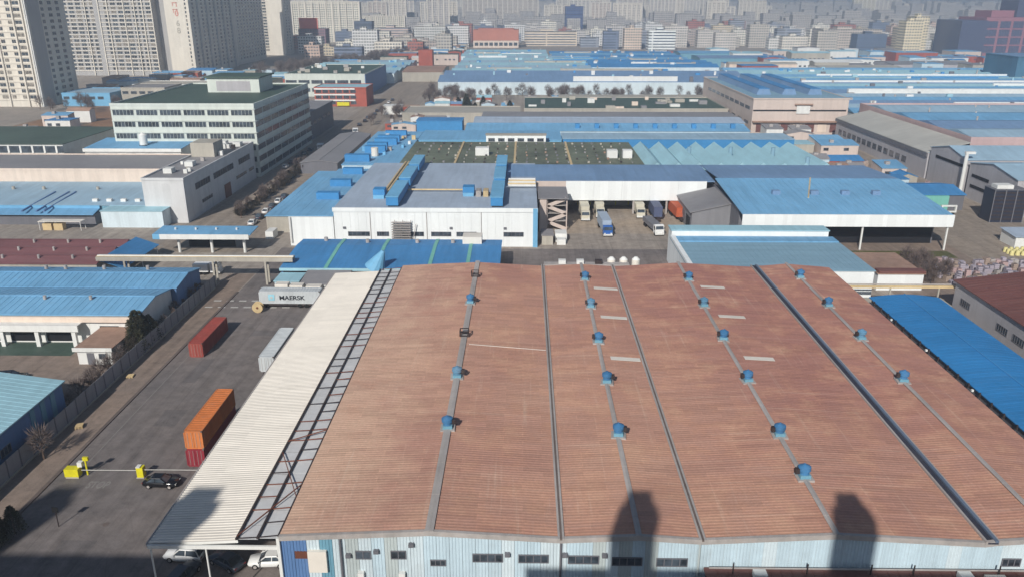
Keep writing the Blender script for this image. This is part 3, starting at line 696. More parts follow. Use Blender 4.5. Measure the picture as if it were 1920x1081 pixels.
# ------------------------------------------------------------------ trees
def bare_tree_meshes(seed, h=7.0, spread=.5, tw_w=.02, cnt=9):
    rr = random.Random(seed); tb = MB(); tw = MB()
    def grow(p, d, L, r, lvl):
        q = p+d*L; tb.cyl(p, q, r, 5 if lvl < 2 else 3, r*.68, cap=False)
        if lvl >= 3:
            for _ in range(cnt):
                dd = (d+Vector((rr.uniform(-1, 1), rr.uniform(-1, 1), rr.uniform(-.3, .9)))*.8).normalized(); s = p.lerp(q, rr.random()); e = s+dd*L*rr.uniform(.5, 1.0)
                n = dd.cross(Vector((rr.uniform(-1, 1), rr.uniform(-1, 1), rr.uniform(-1, 1)))).normalized()*tw_w
                tw.add([s-n, s+n, e], [(0, 1, 2)]); m = s.lerp(e, .5); e2 = m+(dd+Vector((rr.uniform(-1, 1), rr.uniform(-1, 1), rr.uniform(-.5, 1)))).normalized()*L*.4
                tw.add([m-n, m+n, e2], [(0, 1, 2)])
            return
        for k in range(rr.choice((3, 3, 4))):
            a = rr.uniform(0, 6.28); dd = (d*.9+Vector((math.cos(a), math.sin(a), rr.uniform(.0 if tw_w < .08 else -.25, .5)))*spread*rr.uniform(.7, 1.3)).normalized()
            grow(p.lerp(q, rr.uniform(.75, 1)), dd, L*rr.uniform(.6, .8), r*.6, lvl+1)
    grow(Vector((0, 0, 0)), Vector((0, 0, 1)), h*(.32 if tw_w < .08 else .2), h*.022, 0)
    return tb.mesh('trunk', BARK), tw.mesh('crown', TWIG)
BT = [bare_tree_meshes(i, 7.0, .55+.1*(i % 3), .045, 12) for i in range(4)]
def far_tree_meshes(seed):
    rr = random.Random(seed); tb = MB(); tw = MB(); tb.cyl((0, 0, 0), (0, 0, 3.6), .16, 6, .08, cap=False)
    for k in range(9):
        a = k*.7+rr.uniform(-.2, .2); p = Vector((0, 0, rr.uniform(1.2, 3.2))); tb.cyl(p, p+Vector((math.cos(a)*1.5, math.sin(a)*1.5, rr.uniform(1.2, 2.6))), .08, 4, .03, cap=False)
    sx, sy, sz = rr.uniform(2.0, 2.6), rr.uniform(2.0, 2.6), rr.uniform(2.6, 3.2)
    for k in range(430):
        d = Vector((rr.gauss(0, 1), rr.gauss(0, 1), rr.gauss(.25, .9))).normalized(); q = rr.uniform(.25, .8)
        p = Vector((d.x*sx*q, d.y*sy*q, 3.9+d.z*sz*q)); e = p+Vector((d.x, d.y, d.z+.55)).normalized()*rr.uniform(.7, 1.5)
        n = (e-p).cross(Vector((rr.uniform(-1, 1), rr.uniform(-1, 1), rr.uniform(-1, 1)))).normalized()*.055
        tw.add([p-n, p+n, e], [(0, 1, 2)])
    return tb.mesh('trunk', BARK), tw.mesh('crown', TWIG)
BTF = [far_tree_meshes(10+i) for i in range(4)]
def conifer_mesh(seed, h=7, r=1.6, mat=None, blunt=False):
    rr = random.Random(seed); b = MB()
    for i in range(2600):
        t = rr.random()**.8; z = h*(.08+.92*t); rad = r*((1-t)**.7 if not blunt else math.sqrt(max(0, 1-(2*t-1)**2)))*(1+.25*math.sin(i*.7+z*3))
        a = rr.uniform(0, 6.28); k = rr.uniform(.45, 1.05)*rad; p = Vector((math.cos(a)*k, math.sin(a)*k, z))
        d = Vector((math.cos(a), math.sin(a), rr.uniform(-.4, .7)))*rr.uniform(.18, .4); n = Vector((rr.uniform(-1, 1), rr.uniform(-1, 1), rr.uniform(-1, 1))).normalized()*rr.uniform(.06, .16)
        b.add([p-n, p+d*.5+n, p+d, p+d*.5-n*1.2], [(0, 1, 2, 3)])
    return b.mesh('crown', mat or PINE)
CT = [conifer_mesh(1, 6, 2.0), conifer_mesh(2, 5.5, 2.1), conifer_mesh(3, 3.2, 1.5, HEDGE, True), conifer_mesh(4, 2.6, 1.7, HEDGE, True)]
TKM = MB().cyl((0, 0, 0), (0, 0, 5), .13, 7, .05).mesh('trunk', BARK)
TKS = MB().cyl((0, 0, 0), (0, 0, 1.4), .09, 6, .05).mesh('trunk', BARK)
def bare_tree(x, y, s, label, group, v=None, thick=False):
    v = rng.randrange(4) if v is None else v
    o = thing('bare_tree', label, 'tree', (x, y, 0), group); rz = rng.uniform(0, 6.28)
    for nm, me in zip(('trunk', 'crown'), (BTF if y > 360 or thick else BT)[v]):
        c = inst(nm, me, (x, y, 0), o, rz); c.scale = (s, s, s*rng.uniform(.9, 1.1))
def conifer(x, y, s, label, group, v, nm='conifer_tree'):
    o = thing(nm, label, 'tree' if v < 2 else 'shrub', (x, y, 0), group); rz = rng.uniform(0, 6.28)
    for n2, me in (('trunk', TKM if v < 2 else TKS), ('crown', CT[v])): inst(n2, me, (x, y, 0), o, rz).scale = (s, s, s)
for x, y, s in ((-68.3, 129.5, 1.15), (-67.4, 126.8, 1.0), (-68.7, 131.8, 1.05), (-67.3, 132.3, .9)): conifer(x, y, s, 'dark pointed conifer in the clump behind the fence by the flat-roofed hut', 'conifers behind the fence', rng.randrange(2))
for k in range(18):
    y = 106.5+k*1.2
    bare_tree(-67.9+rng.uniform(-.9, .7), y+rng.uniform(-.6, .6), rng.uniform(.35, .62), 'small bare tree in the thicket between hut and grey fence', 'bare trees behind the fence', None, k % 3 > 0)
for k in range(7): bare_tree(-67.2+rng.uniform(-.3, .3), 134+k*3.3, rng.uniform(.45, .7), 'bare rust-brown tree between blue workshop and grey fence', 'bare trees beside the blue workshop', None, k % 2 > 0)
bare_tree(-64.3, 92.5, .8, 'lone bare tree at the wall of the low blue shed', None, 1, True)
for k in range(16): conifer(-80.5+rng.uniform(-1.0, 1.0), 220+k*4.2+rng.uniform(-1.5, 1.5), rng.uniform(.5, 1.05), 'rounded brownish shrub in the planted strip of the factory street', 'shrubs in the planted street strip', 2+k % 2, 'shrub')
for k in range(20): bare_tree(-80.5+rng.uniform(-1.3, 1.3), 218+k*3.9, rng.uniform(.5, .9), 'bare tree in the planted strip of the factory street', 'bare trees in the planted street strip', None, k % 2 > 0)
for x, y in ((-58.6, 76.6), (-60.0, 75.6), (-59.2, 74.0)): conifer(x, y, .62, 'dark conifer at the gate corner in the tower shadow', 'conifers at the gate corner', rng.randrange(2))
for k in range(5): conifer(-64+k*3.4+rng.uniform(-.5, .5), 60+rng.uniform(-1, 1), .8, 'low shrub on the shaded lawn by the gate', 'shrubs on the shaded lawn', 2, 'shrub')
for k in range(20): bare_tree(86.5+rng.uniform(0, 7), 163+rng.uniform(0, 18), rng.uniform(.5, .85), 'thin bare tree at the edge of the scrap yard', 'bare trees by the scrap yard', None, k % 3 > 0)

# ------------------------------------------------------------------ buildings left of the yard
r = hall('blue_shed', 'low shed with pale blue gable roof and deep blue side wall behind the fence', -96, -67.4, 56, 104.2, 5.6, M['bluewall3'], M['teal'], 'gy', 2.0, .4, ribs=1.0)
for y in (99, 101.5, 96.5): MB().box(-67.4, -67.3, y-.5, y+.5, .3, 5.2).build('pale_panel', M['bluewall4'], r)
for y in (78, 84, 90): win(r, -67.38, y, 2.2, 2.2, 1.2, '+x', 2)
r = hall('blue_workshop', 'blue gabled workshop with white fascia and open bays onto the inner court', -140, -68.5, 131.4, 145, 5.3, M['white'], M['roofblue'], 'gx', 1.0, .3, ribs=1.2)
MB().box(-140, -68.5, 130.6, 131.0, 4.2, 5.2).build('fascia', M['creamwall'], r)
MB().box(-140, -78.5, 129.0, 129.3, 3.0, 4.2).build('canopy_fascia', M['white'], r); MB().box(-140, -78.5, 129.3, 131.2, 4.0, 4.19).build('canopy_roof', M['white'], r)
for x in (-99, -92.5, -86.2, -79.6): MB().box(x-.35, x+.35, 129.3, 129.9, .012, 4.0).build('pillar', M['white'], r)
for x in (-96, -89.5, -83): MB().box(x-2.7, x+2.7, 131.3, 131.39, .3, 2.9).build('bay_shade_panel', DARK, r)  # flat dark panels on the wall stand in for the shaded recess
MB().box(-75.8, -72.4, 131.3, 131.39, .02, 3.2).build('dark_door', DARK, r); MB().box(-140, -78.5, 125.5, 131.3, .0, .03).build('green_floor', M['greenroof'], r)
for x in (-88, -79.5): MB().cyl((x, 136.6, 6.3), (x, 136.6, 7.0), .3, 10).build('roof_vent', M['zinc'], r)
r = hall('blue_workshop', 'rear blue gabled workshop hall with roof vents beside the pipe bridge', -140, -67.6, 145.5, 157.2, 5.4, M['bluewall3'], M['roofblue2'], 'gx', 1.0, .3, ribs=1.2)
for x in (-98, -94, -86, -77): MB().cyl((x, 154.6, 5.8), (x, 154.6, 6.9), .35, 10).build('roof_vent', M['zinc'], r)
r = hall('gate_hut', 'small flat-roofed hut with brown gravel roof and white walls', -75.2, -69.4, 122.2, 133-1.8, 2.9, M['white'], M['tanroof'], 'flat', par=0, oh=.35)
MB().box(-75.7, -69.0, 121.7, 121.84, 2.5, 3.2).build('fascia', M['white'], r); MB().box(-73.6, -72.4, 122.1, 122.19, 0.02, 2.1).build('door', M['greydark'], r); win(r, -71.0, 122.19, 1.0, 1.2, 1.0)
for i, (a, b) in enumerate(((163.6, 169.5), (169.7, 175.4), (175.6, 181.6))):
    r = hall('red_roofed_shed', ('dark red gabled shed next to the blue workshop', 'middle dark red gabled shed with pale valley strips', 'dark red gabled shed backing on the pale blue works')[i], -150, -92.6, a, b, 4.2, M['concrete'], M['darkred'], 'gx', .9, .25, group='dark red gabled sheds')
    for x in (-123, -114, -106, -98.5): MB().cyl((x, (a+b)/2-1.2, 4.8), (x, (a+b)/2-1.2, 5.7), .28, 8).build('roof_vent', M['zinc'], r)
    MB().box(-150, -92.6, b-.35, b+.1, 4.2, 4.45).build('valley_strip', M['roofgrey'], r)
r = thing('blue_canopy', 'sloping blue roof flank at the end of the dark red sheds', 'canopy', (-89, 172, 0))
MB().add([(-92.3, 164, 4.9), (-87.0, 164, 3.0), (-87.0, 182, 3.0), (-92.3, 182, 4.9), (-92.3, 164, 5.0), (-87.0, 164, 3.1), (-87.0, 182, 3.1), (-92.3, 182, 5.0)], [(0, 1, 5, 4), (1, 2, 6, 5), (2, 3, 7, 6), (3, 0, 4, 7), (4, 5, 6, 7), (3, 2, 1, 0)]).build('roof', M['roofblue3'], r)
for y in (165, 173, 181): MB().cyl((-87.2, y, 0), (-87.2, y, 3.0), .1, 8).build('post', M['white'], r)
r = thing('gate_canopy', 'blue vehicle gate canopy with white fascia on round columns', 'canopy', (-77, 187, 0))
MB().prism([(183.9, 4.9), (190.3, 5.3), (190.3, 5.5), (183.9, 5.1)], 'x', -89.2, -65.6).build('roof', M['roofblue2'], r)
MB().box(-87.5, -66, 183.7, 183.88, 3.9, 5.12).build('fascia', M['white'], r); MB().box(-89.2, -87.52, 183.7, 183.88, 3.9, 5.12).build('fascia_end', M['ductl'], r)
for x in (-84, -76, -68): MB().cyl((x, 186, 0), (x, 186, 5.0), .35, 12).build('column', M['white'], r)
for x in (-85, -80, -75, -70): MB().cyl((x, 187.5, 5.3), (x, 187.5, 5.8), .25, 8).build('roof_vent', M['white'], r)
MB().box(-83, -71.5, 189.4, 189.6, .3, 3.6).build('dark_back', DARK, r)
r = thing('pipe_bridge', 'pale concrete pipe bridge crossing the street on posts', 'bridge', (-71, 163.5, 0))
MB().box(-92, -49.5, 162.6, 162.9, 5.2, 6.1).build('girder', M['concrete'], r); MB().box(-92, -49.5, 164.3, 164.6, 5.2, 6.1).build('girder', M['concrete'], r)
for z, y, m in ((6.0, 163.1, 'pipe'), (6.1, 163.55, 'white'), (6.0, 164.0, 'zinc')): MB().cyl((-92, y, z), (-49.5, y, z), .2, 8).build('pipe', M[m], r)
for x in (-86, -66.8, -55.5):
    for y in (162.75, 164.45): MB().box(x-.2, x+.2, y-.14, y+.14, 0, 5.2).build('leg', M['concrete'], r)
truck('tank_truck', 'white van standing on the street behind the pipe bridge', -74, 170, R(90), CW, CW, 3.4, 1.7, True, 'vans on the street', .7)

# pale blue works, cream block, grey workshop wing, sheds, office
r = hall('pale_works', 'long pale blue works with patched lean-to roofs facing the red sheds', -175, -97.2, 214.2, 236.8, 4.6, M['bluewall4'], M['palegrey'], 'mx', 1.4, .3)
MB().box(-175, -117, 213.4, 213.8, 3.2, 4.7).build('fascia', M['ductl'], r)
MB().add([(-175, 209.5, 3.0), (-117, 209.5, 3.0), (-117, 213.8, 3.9), (-175, 213.8, 3.9), (-175, 209.5, 3.15), (-117, 209.5, 3.15), (-117, 213.8, 4.05), (-175, 213.8, 4.05)], [(0, 1, 5, 4), (1, 2, 6, 5), (2, 3, 7, 6), (3, 0, 4, 7), (4, 5, 6, 7), (3, 2, 1, 0)]).build('lean_to_roof', M['roofblue2'], r)
MB().box(-175, -117.2, 210.6, 214, 0, 3.0).build('lean_to_wall', M['greydark'], r)
MB().box(-114, -97.3, 208, 214.1, 0, 4.5).build('front_block', M['bluewall2'], r); MB().box(-114.2, -97.1, 207.8, 214.3, 4.5, 4.65).build('block_roof', M['teal'], r)
for x in (-136, -132, -130): MB().cyl((x, 209, 4.2), (x, 226, 5.6), .28, 8).build('roof_pipe', M['bluewall3'], r)
for x in (-120, -116, -112, -108): MB().box(x-.7, x+.7, 217, 218, 4.9, 5.7).build('roof_unit', M['white'], r)
for x in (-150, -141, -125, -104): MB().cyl((x, 229, 5.4), (x, 229, 6.5), .45, 10).build('roof_vent', M['concrete'], r)
r = thing('crate_shelter', 'low shelter with orange-brown crates under pale sheeting before the pale works', 'shelter', (-124, 206, 0))
MB().box(-129.5, -118, 204.5, 207.2, 2.4, 2.55).build('roof', M['cream'], r)
for x in (-129.3, -118.2):
    for y in (204.7, 207): MB().cyl((x, y, 0), (x, y, 2.4), .08, 6).build('post', M['white'], r)
for x in (-127.5, -124.5): MB().box(x-1.2, x+1.2, 205, 206.8, 0, 1.8).build('crate', M['pipe'], r)
r = hall('cream_block', 'long rust-streaked cream parapet block behind the pale blue works', -190, -104.2, 237.2, 262, 9.7, M['creamwall'], M['greyroof'], 'flat', oh=.1, par=.5)
for x in (-103.5, -101.2, -99.2): MB().cyl((x-2, 238.4, 5), (x-2, 238.4, 11.6), .75, 14).build('exhaust_stack', M['white'], r)
r = hall('grey_workshop', 'off-white workshop wing with strip windows along the factory street', -104, -92.6, 213, 272.5, 12.0, paint('off_white_workshop_wall', (208, 208, 208), streak='z', var=.07, grime=.2), M['greyroof'], 'flat', oh=.15, par=.6)
for y, z, w, h in ((226, 7.6, 11, 1.8), (243, 7.6, 17, 1.8), (262, 7.6, 11, 1.8), (228, 3.0, 8, 1.0), (258, 3.6, 10, 1.0), (268, 3.6, 5, 1.0)): win(r, -92.58, y, z, w, h, '+x', int(w/2))
MB().box(-92.6, -92.35, 242, 247, .02, 4.2).build('roller_door', M['rust'], r)
MB().box(-103.2, -96, 246, 254, 12.2, 16.5).build('stair_head', M['concrete'], r)
for k in range(14): x, y, q = -103+rng.random()*8, 215+rng.random()*54, rng.uniform(.4, 1.1); MB().box(x, x+q*1.4, y, y+q, 12.2, 12.6+q).build('roof_unit', M[rng.choice(('zinc', 'white', 'steel', 'concrete'))], r)
for x, y in ((-100, 222), (-98, 232), (-99, 262), (-95.5, 266), (-101, 268)): MB().box(x-1.2, x+1.2, y-1.4, y+1.4, 12.2, 13.6).build('roof_unit', M['white'], r)
r = hall('green_roofed_hall', 'tall hall with dark green roof and shaded side wall', -240, -152.5, 262.5, 300, 13.2, M['white'], M['greenroof'], 'flat', oh=.5)
MB().box(-240, -152.4, 262.3, 262.45, 10.4, 12.6).build('clerestory', GLASS, r)
for k in range(22): MB().box(-239+k*4, -238.4+k*4, 262.2, 262.5, 10.3, 12.7).build('mullion', M['white'], r)
r = hall('blue_roofed_shed', 'blue shed roof with white fascia between green hall and grey workshop', -146, -114, 263.5, 279.5, 11.5, M['white'], M['roofblue2'], 'mx', .9, .4, fascia=M['white'], fh=.9)
for k in range(5): win(r, -143+k*6.2, 263.48, 8.6, 3.2, 1.4, mull=3)
MB().box(-141, -113, 283, 300, 8.5, 11.8).build('dark_extension', M['greydark'], r)
K = hall('office_block', 'six-storey pale office block with green roof and ribbon windows', -140.6, -91.6, 274.2, 346, 24.4, M['office'], M['greenroof'], 'flat', oh=.1, par=.7)
for fl in range(6):
    z = 1.3+fl*3.95
    for k in range(6): win(K, -136.4+k*8.1, 274.18, z, 7.3, 1.9, mull=5, frame=M['office'])
    for k in range(8): win(K, -91.58, 278.6+k*9.0, z, 8.2, 1.9, '+x', 5, frame=M['greydark'])
    MB().box(-91.58, -91.3, 274.2, 346, z+2.0, z+2.25).build('floor_band', M['office'], K); MB().box(-140.6, -91.6, 273.9, 274.18, z+2.0, z+2.25).build('floor_band', M['office'], K)
p = MB().box(-121.5, -101.5, 313, 330, 24.6, 30).build('penthouse', M['office'], K); MB().box(-122.3, -100.7, 312.2, 330.8, 30, 30.5).build('penthouse_roof', M['greenroof'], p); MB().box(-118, -105, 312.9, 312.99, 25.2, 28.8).build('louvre', M['grey'], p)
r = hall('office_annex', 'shaded lower annex behind the office block on the street', -110, -93.5, 346.4, 396, 11.5, M['greydark'], M['greyroof'], 'flat', par=.5)
for k in range(5): win(r, -93.48, 351+k*9, 6, 6, 1.6, '+x', 3)
r = thing('water_tank', 'round white water tank on a lattice stand before the office block', 'water tank', (-128, 268, 9))
MB().cyl((-128, 268, 11.7+.5), (-128, 268, 15.5), 1.3, 16).build('tank', M['white'], r); MB().cyl((-128, 268, 15.5), (-128, 268, 16.3), 1.3, 16, .2).build('lid', M['white'], r)
for sx in (-1, 1):
    for sy in (-1, 1): MB().cyl((-128+sx, 268+sy, 11.4), (-128+sx, 268+sy, 12.3), .1, 6).build('leg', M['steel'], r)

# ------------------------------------------------------------------ central factory
A1 = hall('white_factory', 'white-clad factory hall with blue-grey roof, blue ducts and low strip windows', -47, 3.3, 191.6, 250, 9.5, M['wallwhite'], M['roofgrey'], 'flat', oh=.12)
MB().box(-47.2, 3.5, 191.3, 191.46, 8.9, 9.95).build('parapet', M['wallwhite'], A1); MB().box(2.3, 3.45, 191.28, 191.6, 0, 9.9).build('corner_panel', M['ductl'], A1)
for k in range(25):
    xa = -46.95+k*2.0; MB().box(xa, xa+1.97, 191.5, 191.6, .05, 8.88).build('cladding_panel', M['wallwhite'], A1)
for x in (-38, -24, -10.5): MB().cyl((x, 191.4, .1), (x, 191.4, 8.9), .09, 6).build('downpipe', M['zinc'], A1)
for x in (-44.5, -18, -4.6): MB().box(x-.35, x+.35, 191.2, 191.48, 4.6, 5.1).build('wall_lamp', M['greydark'], A1)
for x, w in ((-41, 5.4), (-35, 3), (-27.5, 5.4), (-20.5, 5), (-14.2, 5), (-2.5, 5)): win(A1, x, 191.48, 2.7, w, 1.15, mull=4)
for x in (-32.6, -6.7):
    for a, b in ((193, 212), (215.5, 232), (235, 249.5)):
        d = MB().box(x-1.5, x+1.5, a, b, 10.1, 12.2).build('roof_duct', M['duct'], A1)
        MB().box(x-1.62, x+1.62, a-.1, b+.1, 12.2, 12.4).build('duct_lid', M['ductl'], d)
        for y in (a+1, b-1): MB().box(x-1.2, x+1.2, y-.2, y+.2, 9.68, 10.1).build('duct_foot', M['steel'], d)
    for a, b in ((212, 215.5), (232, 235)): MB().box(x-.7, x+.7, a, b, 10.6, 11.6).build('duct_link', M['roofblue3'], A1)
for x, y in ((-37.5, 204), (-14.5, 207)):
    d = MB().box(x-1.5, x+1.5, y-1.7, y+1.7, 10.0, 12.0).build('fan_unit', M['duct'], A1); MB().box(x-1.4, x+1.4, y-2.2, y-1.72, 9.68, 10.6).build('fan_base', M['ductl'], d)
for k in range(4): MB().box(-12.5+k*1.9, -11.2+k*1.9, 204.5, 208, 9.68, 11.2).build('roof_unit', M['pipe'] if k % 2 else M['zinc'], A1)
MB().cyl((-31, 210, 10.3), (-16, 210, 10.3), .22, 8).build('roof_pipe', M['pipe'], A1); MB().cyl((-37, 205, 10.2), (-37, 249, 10.2), .35, 8).build('roof_pipe', M['pipe'], A1); MB().cyl((-36, 205, 10.2), (-36, 249, 10.2), .35, 8).build('roof_pipe', M['pipe'], A1)
for k in range(5): MB().cyl((-4.4+k*.01, 214+k*2, 10.6), (3.2, 214+k*2, 10.6), .3, 8).build('roof_pipe', M['pipe'] if k % 2 else M['white'], A1)
st = thing('outside_stair', 'steel lattice stair against the white factory front', 'stair', (-30.7, 189.5, 0))
for x in (-33, -31, -29, -27.8): MB().beam((x, 190.8, 0), (x+1.2, 190.8, 7.0 if x < -28 else 6), .16).build('stringer', M['zinc'], st)
for k in range(11): MB().box(-32.6, -27.9, 190.1, 191.0, .4+k*.6, .52+k*.6).build('tread', M['zinc'], st)
r = hall('blue_annex', 'blue-roofed white annex beside the white factory', -58.4, -47.3, 191.9, 250, 7.6, M['wallwhite'], M['roofblue'], 'flat', oh=.2, ribs=2)
for y in (210, 226, 243): MB().box(-55.5, -49.5, y-1.2, y+1.2, 7.8, 9.6).build('roof_duct', M['duct'], r)
MB().cyl((-58.0, 191.6, 1), (-58.0, 191.6, 7.4), .25, 8).build('downpipe', M['white'], r)
r = hall('blue_lean_to', 'low light blue lean-to roof along the factory street', -68.0, -58.7, 204, 262, 4.4, M['concrete'], M['roofblue'], 'flat', oh=.3, ribs=1.5)
MB().box(-66.5, -64.5, 197.5, 201.5, 0, 2.0).build('street_box', M['white'], r)
r = hall('blue_hall', 'light blue hall with row of blue roof ducts behind the annex', -58, -40.2, 252, 320, 8.6, M['bluewall'], M['roofblue'], 'flat', oh=.2, ribs=2)
for k in range(16): x, y = -57+rng.random()*15, 254+rng.random()*63; MB().box(x, x+rng.uniform(.6, 1.6), y, y+rng.uniform(.6, 2), 8.75, rng.uniform(9.3, 10.4)).build('roof_unit', M[rng.choice(('zinc', 'white', 'ductl', 'pipe'))], r)
for y, x, w in ((258, -54, 8), (274, -51, 7), (281, -51.5, 7), (290, -50, 8), (297, -50, 8), (308, -49, 8)): MB().box(x-w/2, x+w/2, y-1.3, y+1.3, 8.8, 11).build('roof_duct', M['duct'], r)
MB().cyl((-50, 267, 8.8), (-50, 267, 11.6), 1.2, 12).build('cyclone', M['cream'], r)
r = hall('mossy_roofed_hall', 'hall with mottled green-grey roof cluttered with pale vents', -39.6, 38, 251, 294, 8.9, M['concrete'], M['mossroof'], 'flat', oh=.15)
for a in range(22):
    for c in range(7):
        if rng.random() < .85: x, y, q = -36+a*3.35+rng.uniform(-.3, .3), 254.5+c*5.8+rng.uniform(-.4, .4), rng.uniform(.15, .35); MB().box(x-q, x+q, y-q, y+q, 9.0, 9.25+q).build('roof_vent', rng.choice((M['concrete'], M['tanroof'], M['greydark'], M['greyroof'], M['steel'])), r)
for x, y, w in ((-14, 268, 4.5), (29, 264, 3.4), (34, 264, 3)): MB().box(x-w/2, x+w/2, y-1.6, y+1.6, 9.05, 11.6).build('roof_unit', M['white'], r)
for x in (-22, -3, 15): MB().box(x-.35, x+.35, 251.5, 293.5, 9.0, 9.35).build('walkway', M['pipe'], r)
r = thing('folded_roof_hall', 'pale teal hall under a zigzag folded roof', 'building', (68, 269, 0))
MB().box(38.4, 98, 249.5, 289, 0, 7.4).build('wall', M['bluewall2'], r)
n = 9; b = MB(); pw = 59.4/n
for k in range(n):
    xa = 38.5+k*pw; MB().prism([(xa, 7.45), (xa+pw/2, 10.2), (xa+pw, 7.45), (xa+pw, 7.3), (xa, 7.3)], 'y', 249.3, 289.2).build('roof_fold', M['teal'], r)
for x, y in ((56, 272), (70, 272), (84, 271), (90, 254)): MB().cyl((x, y, 8.5), (x, y, 11.2), .7, 10).build('roof_vent', M['lightteal'], r)
# dock hall
D = thing('dock_hall', 'broad blue-roofed dock hall with white fascia over the truck bays', 'building', (54, 218, 0))
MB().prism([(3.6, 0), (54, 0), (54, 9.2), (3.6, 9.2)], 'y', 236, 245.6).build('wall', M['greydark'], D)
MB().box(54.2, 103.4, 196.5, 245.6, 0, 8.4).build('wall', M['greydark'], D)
MB().prism([(225, 9.3), (246, 9.9), (246, 10.15), (225, 9.55)], 'x', -5, 54.3).build('roof', M['slate'], D)  # same darker blue, with a rear slope's shade put into it
MB().prism([(221.5, 11.0), (246, 9.9), (246, 10.15), (221.5, 11.25)], 'x', 54.4, 104.3).build('roof', M['slate'], D)  # slope turned from the sun: its shade is put into the darker blue
MB().prism([(190.2, 8.7), (221.4, 11.0), (221.4, 11.25), (190.2, 8.95)], 'x', 53.4, 104.4).build('roof', M['roofblue'], D)
k0 = MB()
for i in range(1, 34): x = 53.4+i*1.5; k0.beam((x, 190.2, 8.96), (x, 221.3, 11.26), .08, 0, .1)
k0.build('roof_rib', M['roofblue'], D, kind='stuff')
MB().box(53.3, 104.5, 189.9, 190.18, 6.0, 9.0).build('fascia', M['wallwhite'], D); MB().box(104.41, 104.6, 190, 222, 6.3, 8.9).build('fascia', M['wallwhite'], D)
xs = [12, 20, 28, 36, 44, 52]
for a, b in zip(xs, xs[1:]): MB().box(a, b-.03, 224.6, 224.9, 4.0, 9.56).build('fascia_panel', M['wallwhite'], D)
MB().add([(3.6, 224.7, 9.5), (12, 224.7, 9.5), (12, 224.7, 4.0), (3.6, 224.7, 6.8), (3.6, 224.9, 9.5), (12, 224.9, 9.5), (12, 224.9, 4.0), (3.6, 224.9, 6.8)], [(3, 2, 1, 0), (4, 5, 6, 7), (0, 1, 5, 4), (2, 3, 7, 6)]).build('fascia_panel', M['beige'], D)
MB().box(3.6, 54, 235.2, 235.9, 0, 1.2).build('dock_edge', M['concrete'], D)
for k in range(10):
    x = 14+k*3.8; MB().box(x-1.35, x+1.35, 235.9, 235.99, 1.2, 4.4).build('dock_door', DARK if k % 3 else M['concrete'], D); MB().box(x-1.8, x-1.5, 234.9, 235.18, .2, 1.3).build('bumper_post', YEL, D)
for x in (12.5, 22, 31.5, 41): MB().box(x-.25, x+.25, 224.92, 225.5, 0, 9.2).build('column', M['zinc'], D)
for x in (83, 103.6): MB().box(x-.18, x+.18, 190.4, 190.8, 0, 8.6).build('column', M['white'], D)
MB().box(71, 103, 196.3, 196.48, .1, 6.2).build('bay_shade_panel', DARK, D)  # dark panel paints in the shade of the recess under the overhang
for x in (66, 76, 84, 92): MB().box(x-1, x+1, 206, 207.4, 10.1, 11.2).build('roof_vent', M['slate'], D)
MB().beam((80, 222, 11.35), (73.5, 203.5, 10.0), .35, 0, .15).build('walkway', M['pipe'], D)
MB().box(68.5, 71, 190.3, 196, 0, 6).build('side_wall', M['concrete'], D)
r = thing('dock_block', 'grey sloped-roof block between truck yard and dock hall', 'building', (49, 215, 0))
MB().prism([(44.2, 0), (55.6, 0), (55.6, 8.2), (44.2, 5.6)], 'y', 205, 224.4).build('wall', M['dock'], r)
MB().prism([(43.6, 5.5), (56.0, 8.3), (56.0, 8.5), (43.6, 5.7)], 'y', 204.6, 224.5).build('roof', M['greyroof'], r)
MB().box(44.05, 44.18, 207, 211.5, .02, 3.6).build('dark_door', DARK, r); MB().box(44.05, 44.18, 213, 223.5, 2.4, 3.8).build('louvre', M['greydark'], r)
MB().box(56.1, 56.6, 203, 224, 0, 6.5).build('white_pier', M['wallwhite'], r)
r = thing('stair_tower', 'beige open zigzag stair tower at the corner of the truck yard', 'stair', (8, 212, 0))
MB().box(4.2, 6.0, 206, 220, 0, 8.6).build('core_wall', M['beige'], r)
for x in (6.2, 11.4):
    for y in (207, 212): MB().box(x-.14, x+.14, y-.14, y+.14, 0, 8.8).build('post', M['beige'], r)
for k in range(4): MB().beam((6.3 if k % 2 else 11.3, 207.0, .4+k*2.1), (11.3 if k % 2 else 6.3, 207.0, 2.4+k*2.1), .3, 0, .9).build('flight', M['beige'], r)
for k in range(1, 5): MB().box(6.1, 11.5, 207.3, 212, k*2.1+.3, k*2.1+.45).build('landing', M['zinc'], r)
MB().box(3.8, 11.8, 205.8, 220, 8.8, 9.0).build('roof', M['greyroof'], r)
r = hall('kiosk', 'small grey flat kiosk with white machinery beside the white factory corner', 4.6, 7.4, 193.5, 199, 2.4, M['concrete'], M['greyroof'], 'flat', oh=.2)
MB().box(8, 11, 196, 200, 0, 2.2).build('white_machine', M['white'], r); MB().box(8.4, 10.6, 193.4, 195.6, 0, 1.4).build('white_machine', M['white'], r)

